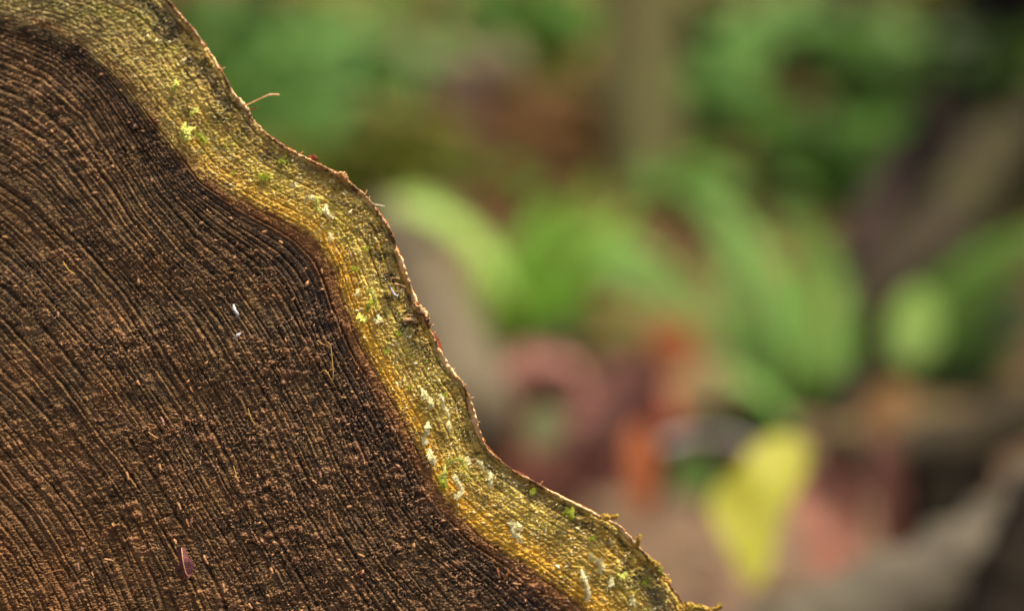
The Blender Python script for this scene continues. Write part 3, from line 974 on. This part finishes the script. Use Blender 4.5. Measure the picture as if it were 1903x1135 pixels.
low = min(float(POS[..., 2].min()), 0)
gx = np.concatenate([-np.geomspace(60, 2.01, 22), np.linspace(-2, 3, 260), np.geomspace(3.02, 60, 22)])
gy = np.concatenate([-np.geomspace(60, .52, 20), np.linspace(-.5, 7, 380), np.geomspace(7.03, 80, 24)])
GX, GY = np.meshgrid(gx, gy)
GZ = terr(GX, GY) + 0.012 * fbm(GX * 9, GY * 9, 303, 3) * (GY > .5)
n, mm_ = GX.shape
co = np.stack([GX, GY, GZ], -1).reshape(-1, 3)
i = np.arange(n - 1)[:, None] * mm_; j = np.arange(mm_ - 1)[None, :]
q = np.stack([i + j, i + j + 1, i + mm_ + j + 1, i + mm_ + j], -1).reshape(-1, 4)
m, nt, bs = nodes_of('forest_floor')
f1 = noisen(nt, 2.1, 4, .6); f2 = noisen(nt, 9, 4, .65); f3 = noisen(nt, 45, 3, .6)
c = mixc(nt, rng_map(nt, f2, .38, .62), srgb(92, 76, 58), srgb(116, 96, 76))
c = mixc(nt, rng_map(nt, f3, .5, .66, 0, .7), c, srgb(86, 58, 40))
pos = new(nt, 'ShaderNodeSeparateXYZ'); nt.links.new(new(nt, 'ShaderNodeNewGeometry').outputs['Position'], pos.inputs[0])
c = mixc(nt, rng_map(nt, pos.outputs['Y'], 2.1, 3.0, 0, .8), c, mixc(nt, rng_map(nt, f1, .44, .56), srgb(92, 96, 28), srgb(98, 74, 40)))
c = mixc(nt, rng_map(nt, pos.outputs['X'], .28, .6, 0, .85), c, srgb(50, 38, 22))  # darker to the right: forest shade put into the floor colour
nt.links.new(c, bs.inputs['Base Color'])
bs.inputs['Roughness'].default_value = .9
bs.inputs['Specular IOR Level'].default_value = .1
bump(nt, bs, f3, .01)
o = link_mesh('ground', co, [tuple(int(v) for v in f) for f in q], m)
tag(o, kind='structure')

# palette (leaf and litter colours)
G_PALE = leaf_mat('fern_pale', srgb(160, 195, 92), srgb(176, 210, 112), 12)
G_BRIGHT = leaf_mat('fern_bright', srgb(168, 211, 83), srgb(188, 228, 108), 12)
G_MID = leaf_mat('leaf_mid', srgb(87, 126, 43), srgb(107, 144, 58), 12)
G_SAGE = leaf_mat('leaf_sage', srgb(119, 128, 83), srgb(135, 140, 97), 20)
G_BLUE = leaf_mat('leaf_blue', srgb(109, 153, 69), srgb(129, 170, 84), 12)
G_DARK = leaf_mat('leaf_dark', srgb(39, 58, 9), srgb(51, 71, 14), 12, .2)
G_OLIVE = leaf_mat('leaf_olive', srgb(88, 94, 19), srgb(101, 107, 29), 12)
G_YEL = leaf_mat('leaf_yellow', srgb(165, 166, 50), srgb(178, 175, 71), 30, .3, .5, srgb(143, 148, 50))
D_PINK = leaf_mat('dead_pink', srgb(179, 130, 113), srgb(162, 111, 96), 14, .3, .8)
D_RED = leaf_mat('dead_red', srgb(200, 112, 81), srgb(177, 102, 75), 14, .25, .7)
D_ORG = leaf_mat('dead_orange', srgb(179, 102, 56), srgb(155, 91, 55), 30, .3, .6)
D_TAN = leaf_mat('dead_tan', srgb(166, 128, 81), srgb(147, 109, 70), 20, .3, .7)
D_BRN = leaf_mat('dead_brown', srgb(83, 56, 39), srgb(62, 43, 30), 14, .15, .7)
D_MAUVE = leaf_mat('dead_mauve', srgb(160, 110, 91), srgb(119, 82, 67), 40, .25, .8, srgb(173, 128, 106))
STEMM = rough_mat('stem', srgb(96, 82, 40), srgb(70, 62, 34), 20)


def frond(b_, path, width, mi=0, droop=.25, r=rng, npair=22, face=(.1, -.42, .9), wide=.016):
    """one fern frond: a tapering rachis with pairs of pinnae"""
    c = spline(path, npair + 4)
    L_ = len(c)
    b_.tube(c, [.0035 * (1 - .8 * i / L_) for i in range(L_)], 5, mi + 1 if mi is None else 1)
    for i in range(3, L_ - 1):
        t = (c[min(i + 1, L_ - 1)] - c[i - 1]).normalized()
        up = Vector(face)
        up = (up - t * up.dot(t)).normalized()
        side = t.cross(up)
        u = (i - 3) / (L_ - 4)
        w_ = width * .5 * min(1, (u + .12) * 3.2) * (1 - max(0, (u - .45) / .57)) ** .75
        for sg in (-1, 1):
            d_ = side * sg + t * .35 - up * droop
            b_.leaf(c[i], d_, up, max(.006, w_ * r.uniform(.8, 1.15)), wide * (.6 + .5 * (1 - u)), n=4, bend=.12, fold=.1)


def fern(base, fronds, label, group, name='fern'):
    bz = Vector((base.x, base.y, float(terr(base.x, base.y))))
    t = empty(name, bz, label, 'fern', group)
    for path, width, mat in fronds:
        b_ = MB()
        frond(b_, [bz] + path, width, 0)
        b_.build('frond', [mat, STEMM], t)
    return t


# the big fern right behind the log
GF = 'green ferns on the forest floor'
fb = gp(985, 690)
d0 = (fb - CAM).dot(FWD)
fern(fb, [([P(965, 600, d0 - .05), P(950, 510, d0 - .1), P(890, 420, d0 - .15), P(800, 372, d0 - .2), P(735, 385, d0 - .25)], .125, G_PALE),
          ([P(975, 590, d0 + .02), P(1000, 500, d0), P(1050, 420, d0 - .05), P(1095, 325, d0 - .1)], .17, G_BRIGHT),
          ([P(950, 600, d0 - .05), P(960, 530, d0 - .08), P(1000, 450, d0 - .1), P(1025, 375, d0 - .12)], .12, G_BRIGHT),
          ([P(1000, 590, d0 - .02), P(1050, 510, d0 - .06), P(1110, 440, d0 - .1), P(1175, 385, d0 - .12)], .13, G_BRIGHT),
          ([P(1010, 560, d0), P(1070, 470, d0), P(1160, 460, d0), P(1250, 520, d0), P(1330, 610, d0), P(1400, 730, d0)], .10, G_BLUE),
          ([P(900, 690, d0 - .2), P(930, 645, d0 - .3), P(1000, 612, d0 - .35), P(1090, 605, d0 - .35)], .075, G_DARK)]  # dark green stands in for a frond's shaded underside
     + [([P(960 + dx * .3, 620, d0), P(980 + dx * .6, 530 + dy * .3, d0 - .03), P(1000 + dx, 430 + dy, d0 - .06)], .075, mt) for dx, dy, mt in
        [(-50, 80, G_BRIGHT), (130, 90, G_MID), (220, 170, G_OLIVE)]],
     'large pale green fern arching just right of the log, in front of the others', GF)
fb = gp(1465, 790)
d0 = (fb - CAM).dot(FWD)
fern(fb, [([P(1450, 720, d0 - .02), P(1435, 620, d0 - .03), P(1400, 500, d0 - .02), P(1350, 400, d0), P(1260, 335, d0)], .095, G_BLUE),
          ([P(1500, 680, d0), P(1530, 580, d0 + .05), P(1520, 470, d0 + .1), P(1440, 375, d0 + .1)], .09, G_MID),
          ([P(1440, 740, d0 - .05), P(1400, 700, d0 - .1), P(1340, 690, d0 - .15)], .10, G_BLUE),
          ([P(1420, 760, d0 - .05), P(1370, 770, d0 - .1), P(1320, 800, d0 - .15)], .10, G_DARK)],
     'tall narrow fern with bluish fronds in the middle of the clearing', GF)
fb = gp(1690, 730)
d0 = (fb - CAM).dot(FWD)
fern(fb, [([P(1700, 660, d0), P(1750, 580, d0), P(1820, 500, d0), P(1905, 440, d0), P(1980, 430, d0)], .09, G_MID),
          ([P(1680, 660, d0), P(1640, 640, d0), P(1600, 660, d0)], .14, G_OLIVE),
          ([P(1720, 680, d0), P(1780, 620, d0), P(1860, 570, d0), P(1930, 560, d0)], .13, G_DARK)],
     'fern leaning out of the right edge beneath the fallen branches', GF)


def dleaf(px, py, d, L, W, ang_, mat, label, cat, group, name, tilt=0.0, belly=.42, bend=.15, roll=0.0, notch=.06):
    """a leaf whose middle is seen at px, py; ang_ is its direction in the picture, base to tip, degrees"""
    a_ = math.radians(ang_)
    dv_ = RT * math.cos(a_) + UP * math.sin(a_) + FWD * tilt
    nv = -FWD + RT * roll + UP * .25
    c_ = P(px, py, d)
    b_ = MB()
    b_.leaf(c_ - dv_.normalized() * L * .5, dv_, nv, L, W, bend=bend, n=12, belly=belly, notch=notch)
    o_ = b_.build(name, mat)
    return tag(o_, label, cat, group)


def cutleaf(outline, d, mat, label, name='fallen_leaf', cup=.006, lean=.6):
    """a curled blade with a traced ragged outline, leaning back so that its face meets the sky"""
    ys = [y for x, y in outline]
    y0, y1 = min(ys), max(ys)
    cx_ = sum(x for x, y in outline) / len(outline)
    pts = spline([Vector((x, y, 0)) for x, y in outline + outline[:1]], len(outline) * 4)[:-1]
    b_ = MB()
    vs = []
    def put(x, y, k_):
        u_ = (y1 - y) / (y1 - y0)
        dd_ = d + lean * (u_ - .5) * (y1 - y0) * K * d + cup * (k_ - .5) + .0025 * math.sin(u_ * 9 + x * .03)
        return P(x, y, dd_)
    n_ = len(pts)
    for k_ in (1.0, .66, .33):
        for p in pts:
            jx = 1 + (.05 * rng.uniform(-1, 1) if k_ == 1 else 0)
            mx_ = cx_ + (p.x - cx_) * k_ * jx
            my_ = (y0 + y1) / 2 + (p.y - (y0 + y1) / 2) * (k_ * .5 + .5 if k_ < 1 else 1)
            vs.append(put(mx_, my_, k_))
    fs = []
    for r_ in range(2):
        for k_ in range(n_):
            k2 = (k_ + 1) % n_
            fs.append((r_ * n_ + k_, r_ * n_ + k2, (r_ + 1) * n_ + k2, (r_ + 1) * n_ + k_))
    vs.append(put(cx_, (y0 + y1) / 2, 0))
    for k_ in range(n_):
        fs.append((2 * n_ + k_, 2 * n_ + (k_ + 1) % n_, 3 * n_))
    b_.add(vs, fs)
    return tag(b_.build(name, mat), label, 'leaf', 'fallen leaves standing among the litter')


def ppm(d): return K * d           # metres per photo pixel at distance d


GL = 'fallen leaves standing among the litter'
cutleaf([(1435, 808), (1480, 812), (1505, 835), (1488, 890), (1458, 950), (1438, 1010), (1425, 1065), (1400, 1092), (1376, 1060), (1345, 1000), (1322, 945), (1335, 905), (1372, 868), (1402, 830)],
        1.56, G_YEL, 'ragged bright yellow leaf standing on its tip among the litter', lean=.6)
cutleaf([(1500, 872), (1545, 862), (1588, 880), (1612, 935), (1604, 1005), (1580, 1062), (1545, 1090), (1508, 1062), (1484, 1000), (1476, 930)],
        1.60, D_MAUVE, 'pinkish brown leaf standing right beside the yellow leaf', cup=-.012, lean=.45)
d = 1.85
dleaf(1655, 935, d, 270 * ppm(d), 60 * ppm(d), 276, D_MAUVE, 'narrow mauve leaf strip next to the dark hollow', 'leaf', GL, 'fallen_leaf')
dleaf(1192, 868, 1.8, 180 * ppm(1.8), 56 * ppm(1.8), 272, D_ORG, 'vivid orange leaf hanging left of the yellow leaf', 'leaf', GL, 'fallen_leaf', tilt=-.5)
dleaf(1250, 640, 2.3, 105 * ppm(2.3), 90 * ppm(2.3), 60, D_ORG, 'round orange leaf below the arching fern fronds', 'leaf', GL, 'fallen_leaf')
dleaf(1648, 765, 2.1, 130 * ppm(2.1), 75 * ppm(2.1), 60, D_TAN, 'oval tan leaf tilted at the foot of the middle fern', 'leaf', GL, 'fallen_leaf')
dleaf(1795, 815, 2.0, 80 * ppm(2.0), 62 * ppm(2.0), 70, G_OLIVE, 'small yellow-green leaf above the dark hollow', 'leaf', GL, 'fallen_leaf')
dleaf(1012, 790, 1.8, 95 * ppm(1.8), 75 * ppm(1.8), 80, G_SAGE, 'pale green leaf framed by dead pink fronds', 'leaf', GL, 'fallen_leaf', tilt=.1)
dleaf(1290, 880, 1.95, 90 * ppm(1.95), 75 * ppm(1.95), 100, G_BLUE, 'dull green leaf between the orange and the yellow leaf', 'leaf', GL, 'fallen_leaf')
dleaf(1700, 605, 2.3, 150 * ppm(2.3), 95 * ppm(2.3), 80, G_PALE, 'broad pale green leaf left of the right-hand fern', 'leaf', GL, 'broad_leaf')
dleaf(1570, 840, 1.8, 60 * ppm(1.8), 45 * ppm(1.8), 110, D_BRN, 'small brown leaf stub above the pinkish brown leaf', 'leaf', GL, 'fallen_leaf')

# dead bracken, red and pink
GD = 'dead bracken beside the log'
for base_px, paths, lab in [
    ((935, 880), [([(915, 800), (935, 740), (1000, 690), (1060, 690), (1085, 750)], .065, D_PINK), ([(900, 820), (925, 770), (960, 730)], .06, D_RED),
                  ([(925, 850), (915, 800), (890, 740)], .06, D_PINK), ([(950, 850), (945, 790), (930, 730)], .05, D_RED), ([(1040, 700), (1050, 740), (1040, 770)], .05, D_PINK)],
     'dead pink bracken frond arched over against the log'),
    ((1080, 960), [([(1100, 860), (1150, 770), (1200, 700), (1215, 660)], .06, D_PINK), ([(1040, 900), (1060, 850), (1110, 780)], .07, D_PINK), ([(1030, 915), (1000, 880), (970, 850)], .05, D_PINK),
                   ([(1080, 920), (1120, 870), (1160, 800)], .05, D_PINK)],
     'broad dead pink bracken fanning up in the centre foreground'),
    ((1225, 930), [([(1225, 880), (1230, 820), (1235, 750), (1215, 700)], .06, D_RED), ([(1240, 880), (1260, 830), (1290, 790)], .04, D_BRN), ([(1215, 880), (1200, 820), (1190, 760)], .04, D_RED)],
     'dead red-brown bracken standing behind the vivid orange leaf'),
    ((1730, 1040), [([(1700, 970), (1680, 900), (1650, 850)], .03, D_PINK), ([(1700, 960), (1720, 880), (1700, 830)], .04, D_BRN)],
     'small dead bracken right of the pinkish brown leaf')]:
    bz = gp(*base_px)
    dd = (bz - CAM).dot(FWD)
    t = empty('dead_bracken', bz, lab, 'dead fern', GD)
    for path, w_, mat in paths:
        b_ = MB()
        frond(b_, [bz] + [P(x, y, dd - .06 - .01 * k_) for k_, (x, y) in enumerate(path)], w_ * 1.4, droop=.7, npair=26, face=(.35, -.7, .6), wide=.013)
        b_.build('frond', [mat, STEMM], t)

# branches, logs, stems
BR_GREY = rough_mat('grey_branch', srgb(93, 86, 70), srgb(75, 69, 57), 30, srgb(59, 64, 41), .9, .003)
BR_OLV = rough_mat('olive_branch', srgb(52, 44, 24), srgb(39, 31, 19), 18, srgb(57, 54, 21), .9, .003)
BR_MAUVE = rough_mat('mauve_branch', srgb(56, 41, 33), srgb(44, 33, 27), 20, srgb(36, 27, 20), .9, .003)
MAUVE_PALE = rough_mat('pale_twig', srgb(176, 166, 156), srgb(150, 140, 130), 30)
BR_DARK = rough_mat('dark_wood_and_shade', srgb(27, 21, 14), srgb(38, 28, 18), 12, srgb(31, 27, 13), .95, .004)  # dark trunk and stump wood, also the black of the shade pieces


def branch(name, pts, r0_, r1_, mat, label, cat, group=None, sides=14, snags=0):
    c_ = spline([Vector(p) for p in pts], 26)
    t = empty(name, c_[0], label, cat, group)
    b_ = MB()
    b_.tube(c_, [(r0_ + (r1_ - r0_) * i_ / 25) * (1 + .08 * math.sin(i_ * 1.7) + .05 * rng.uniform(-1, 1)) for i_ in range(26)], sides, wob=.07)
    b_.build('limb', mat, t)
    for k_ in range(snags):
        i_ = rng.randrange(5, 22)
        dirn = Vector((rng.uniform(-1, 1), rng.uniform(-.6, .3), rng.uniform(.2, 1))).normalized()
        b_ = MB()
        b_.tube([c_[i_], c_[i_] + dirn * r0_ * 2, c_[i_] + dirn * r0_ * 3.5 + Vector((.01, 0, .01))], [r1_ * .45, r1_ * .35, r1_ * .1], 8, wob=.1)
        b_.build('twig', mat, t)
    return t


GB = 'fallen branches on the forest floor'
branch('fallen_branch', [P(2080, 830, 1.64), P(1903, 985, 1.60), P(1760, 1070, 1.57), P(1560, 1160, 1.52), P(1380, 1250, 1.48)], .031, .033, BR_GREY, 'pale grey branch lying across the lower right corner', 'branch', GB, snags=0)
branch('fallen_branch', [P(2000, 700, 2.10), P(1880, 780, 2.05), P(1760, 830, 2.0), P(1640, 850, 1.95), P(1540, 850, 1.92)], .026, .018, BR_OLV, 'dark brown branch bridging the dark hollow', 'branch', GB)
branch('shade_branch', [P(1980, 940, 1.5), P(1900, 1080, 1.47), P(1840, 1240, 1.44)], .03, .028, BR_DARK, 'black branch shape filling in the shade in the bottom right corner under the grey one', 'branch', GB)  # added black piece, paints the shade below the grey branch
branch('shade_branch', [P(1800, 850, 2.02), P(1750, 920, 2.0), P(1710, 975, 1.97)], .03, .032, BR_DARK, 'short black piece filling in the shade in the hollow right of the mauve leaf strip', 'branch', GB)  # added black piece, paints the shadowed hollow under the bridging branch
branch('fallen_branch', [P(1990, 60, 3.2), P(1900, 215, 3.05), P(1780, 380, 2.8), P(1640, 580, 2.55), P(1560, 680, 2.45), P(1500, 790, 2.35)], .048, .036, BR_OLV, 'thick olive branch slanting down from the upper right', 'branch', GB, snags=2)
branch('fallen_branch', [P(1890, -60, 3.4), P(1830, 90, 3.3), P(1730, 250, 3.1), P(1620, 420, 2.9), P(1580, 520, 2.8)], .040, .026, BR_MAUVE, 'thinner greyish branch slanting behind the olive one', 'branch', GB, snags=2)
branch('twig', [P(1230, 830, 1.95), P(1290, 815, 1.95), P(1370, 822, 1.9), P(1430, 850, 1.9)], .006, .004, MAUVE_PALE, 'thin whitish twig passing behind the yellow leaf', 'twig')
branch('twig', [P(690, 205, 2.6), P(800, 225, 2.6), P(930, 255, 2.65), P(1050, 285, 2.7)], .0035, .002, D_TAN, 'fine tan twig hanging level above the fern', 'twig')

# the sapling stems and the decayed stumps
def trunk(name, pts, r0_, r1_, mat, label, cat, lobes=0, sides=28, group=None):
    c_ = spline([Vector(p) for p in pts], 24)
    vs, fs = [], []
    for i_, p in enumerate(c_):
        u_ = i_ / 23
        for k_ in range(sides):
            a_ = 2 * math.pi * k_ / sides
            rr_ = (r0_ + (r1_ - r0_) * u_) * (1 + lobes * math.sin(5 * a_ + 1) + .05 * math.sin(3 * a_ + i_ * .7) + .04 * rng.uniform(-1, 1)) * (1 + .5 * math.exp(-u_ * 9))
            vs.append(p + Vector((math.cos(a_) * rr_, math.sin(a_) * rr_, 0)))
    for i_ in range(23):
        for k_ in range(sides):
            k2 = (k_ + 1) % sides
            fs.append((i_ * sides + k_, i_ * sides + k2, (i_ + 1) * sides + k2, (i_ + 1) * sides + k_))
    fs.append(tuple(23 * sides + k_ for k_ in range(sides)))
    b_ = MB(); b_.add(vs, fs)
    t = empty(name, c_[0], label, cat, group)
    b_.build('trunk', mat, t)
    return t


def stand(px, py, h, lean=(0, 0), d=None):
    b0 = gp(px, py) if d is None else P(px, py, d)
    b0 = Vector((b0.x, b0.y, float(terr(b0.x, b0.y)) - .03))
    return [b0, b0 + Vector((lean[0] * .5, lean[1] * .5, h * .5)), b0 + Vector((lean[0], lean[1], h))]


SAPL = rough_mat('sapling_bark', srgb(179, 169, 101), srgb(158, 147, 90), 16, srgb(169, 139, 87), .9, .004)
trunk('sapling', stand(1190, 345, 2.2, (-.05, .05)), .043, .040, SAPL, 'slim upright sapling with olive bark behind the ferns', 'tree')
ROOT = rough_mat('rotten_wood', srgb(122, 96, 74), srgb(104, 76, 56), 10, srgb(94, 62, 36), .95, .006)
trunk('rotten_stump', stand(845, 350, .17, (.0, .05)), .055, .045, ROOT, 'low mauve-brown rotten stump directly above the nearest fern', 'stump', .06)
trunk('rotten_stump', stand(985, 300, .11, (.02, .03)), .11, .09, rough_mat('orange_rot', srgb(138, 98, 52), srgb(112, 80, 44), 9, srgb(92, 70, 36), .95, .006), 'squat rusty brown stump left of the sapling', 'stump', .08)
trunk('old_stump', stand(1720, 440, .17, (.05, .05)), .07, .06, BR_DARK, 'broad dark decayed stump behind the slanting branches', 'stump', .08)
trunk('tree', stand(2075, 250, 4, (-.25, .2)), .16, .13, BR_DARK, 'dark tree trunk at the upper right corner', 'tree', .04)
MAUVE = rough_mat('mauve_root', srgb(102, 92, 70), srgb(90, 80, 60), 14, srgb(84, 72, 54), .9, .004)
branch('exposed_root', [P(720, 430, 2.6), P(765, 500, 2.4), P(800, 580, 2.25), P(840, 680, 2.1), P(880, 800, 1.95)], .036, .04, MAUVE, 'smooth greyish root running down between the log and the fern', 'root')

# stones
for px, py, sx, sy, lab in [(805, 112, 80, 34, 'flat pale grey-brown stone, left of two behind the rotten stump'), (935, 125, 48, 42, 'rounder pale grey-brown stone, right of two behind the rotten stump')]:
    d = 3.4
    c_ = P(px, py, d)
    vs, fs = [], []
    nu, nv_ = 18, 12
    for i_ in range(nv_ + 1):
        ph_ = math.pi * i_ / nv_
        for k_ in range(nu):
            a_ = 2 * math.pi * k_ / nu
            w_ = 1 + .12 * math.sin(3 * a_ + px) + .08 * math.sin(5 * ph_)
            vs.append(c_ + Vector((math.sin(ph_) * math.cos(a_) * sx * ppm(d) * w_, math.sin(ph_) * math.sin(a_) * sx * ppm(d) * w_, math.cos(ph_) * sy * ppm(d) * w_)))
    for i_ in range(nv_):
        for k_ in range(nu):
            fs.append((i_ * nu + k_, i_ * nu + (k_ + 1) % nu, (i_ + 1) * nu + (k_ + 1) % nu, (i_ + 1) * nu + k_))
    b_ = MB(); b_.add(vs, fs)
    tag(b_.build('stone', rough_mat('stone', srgb(138, 126, 92), srgb(122, 108, 84), 12, None, .9, .004)), lab, 'stone', 'pale stones')

# leafy shrubs: each has a stem and leaves that gather where the photograph shows a soft green patch
GS = 'leafy shrubs behind the ferns'
def shrub(px, py, r_, d, mat, label, nleaf=26, lsize=.06):
    c_ = P(px, py, d)
    bz = Vector((c_.x, c_.y + .02, float(terr(c_.x, c_.y))))
    if bz.z > c_.z - .02: bz.z = c_.z - .04
    t = empty('shrub', bz, label, 'shrub', GS)
    b_ = MB()
    b_.tube(spline([bz, bz.lerp(c_, .5) + Vector((.02, 0, 0)), c_], 8), [.008, .007, .007, .006, .006, .005, .004, .003], 7)
    b_.build('stem', STEMM, t)
    b_ = MB()
    R_ = r_ * ppm(d)
    for k_ in range(nleaf):
        v_ = Vector((rng.gauss(0, .5), rng.gauss(0, .5), rng.gauss(0, .45))) * R_
        p_ = c_ + v_
        b_.leaf(p_, Vector((v_.x / R_ + rng.uniform(-.6, .6), rng.uniform(-.8, .4), rng.uniform(-.7, .4))), Vector((rng.uniform(-.4, .4), -.8, .7)), lsize * rng.uniform(.7, 1.2), lsize * .62, n=4)
    b_.build('foliage', mat, t)
    return t


for a_ in [(655, 120, 95, 3.3, G_BLUE, 'dense bluish green shrub at the top, left of the stones', 40, .07),
           (490, 60, 75, 3.4, G_BLUE, 'greyish green shrub at the top nearest the log', 26, .06),
           (400, 25, 80, 3.4, G_DARK, 'dark green shrub behind the very top of the log', 30, .06),
           (500, 170, 80, 3.2, G_MID, 'mid green shrub just right of the log tip', 28, .06),
           (560, 240, 70, 3.0, G_BLUE, 'small shrub low beside the upper bark', 18, .05),
           (640, 330, 110, 2.9, G_OLIVE, 'olive green shrub above the bend of the log', 44, .06),
           (740, 290, 70, 2.9, G_OLIVE, 'yellowish green shrub right of the olive one', 26, .06),
           (985, 35, 85, 3.5, G_MID, 'vivid green shrub at the top centre', 46, .07),
           (880, 20, 60, 3.6, G_DARK, 'dark green shrub left of the vivid one', 24, .06),
           (1090, 130, 70, 3.4, G_OLIVE, 'sparse olive shrub left of the sapling', 16, .06),
           (1310, 165, 75, 3.4, G_BLUE, 'bluish green shrub right of the sapling', 30, .07),
           (1290, 60, 80, 3.7, G_DARK, 'dark green shrub above the bluish one', 34, .07),
           (1420, 60, 60, 3.5, G_BLUE, 'small pale shrub at the top, right of centre', 18, .06),
           (1255, 335, 50, 2.8, G_MID, 'small green sprout at the top of the middle fern', 12, .05),
           (1560, 275, 100, 3.1, G_MID, 'green shrub between the middle fern and the slanting branches', 38, .07),
           (1630, 110, 85, 3.4, G_MID, 'green shrub high between sapling and branches', 34, .07),
           (1540, 40, 70, 3.7, G_DARK, 'dark shrub at the top right of centre', 24, .07),
           (1480, 190, 80, 3.5, D_BRN, 'brown withered shrub below the dark one', 18, .06),
           (1870, 110, 60, 3.0, G_DARK, 'dark green shrub at the right edge above the stump', 18, .06),
           (1750, 30, 60, 3.5, G_OLIVE, 'olive shrub at the top near the dark trunk', 20, .06),
           (1640, 820, 80, 2.2, G_OLIVE, 'low olive sprout beside the oval tan leaf', 18, .035)]:
    shrub(*a_[:6], nleaf=a_[6], lsize=a_[7])

# ground cover and leaf litter
def scatter(name, n_, xr, yr, mats, size, label, seed, lift=.01, cond=None, up_=.6):
    r = random.Random(seed)
    b_ = MB()
    for k_ in range(n_):
        x_, y_ = r.uniform(*xr), r.uniform(*yr)
        if cond and not cond(x_, y_, r): continue
        z_ = float(terr(x_, y_)) + r.uniform(0, lift)
        L_ = r.uniform(*size)
        b_.leaf((x_, y_, z_), Vector((r.uniform(-1, 1), r.uniform(-1, 1), r.uniform(-.1, up_))), Vector((r.uniform(-.5, .5), -.5, 1)), L_, L_ * r.uniform(.4, .7), n=2, mi=r.randrange(len(mats)))
    o_ = b_.build(name, mats)
    tag(o_, label, 'leaves', kind='stuff')


scatter('leaf_litter', 3000, (-1.2, 1.6), (1.1, 4.2), [D_BRN, D_PINK, D_TAN, D_BRN, D_TAN, D_BRN, D_BRN], (.02, .05), 'brown and pinkish dead leaves littering the forest floor', 31,
        cond=lambda x_, y_, r: x_ < .35 or r.random() < .35)
scatter('ground_cover', 3800, (-1.6, 2.2), (2.9, 5.4), [G_DARK, G_OLIVE, G_MID, G_DARK], (.03, .06), 'low dark green plants covering the bank behind', 32, .05,
        lambda x_, y_, r: noise(np.array(x_ * 1.6), np.array(y_ * 1.6), 401) > -.15)
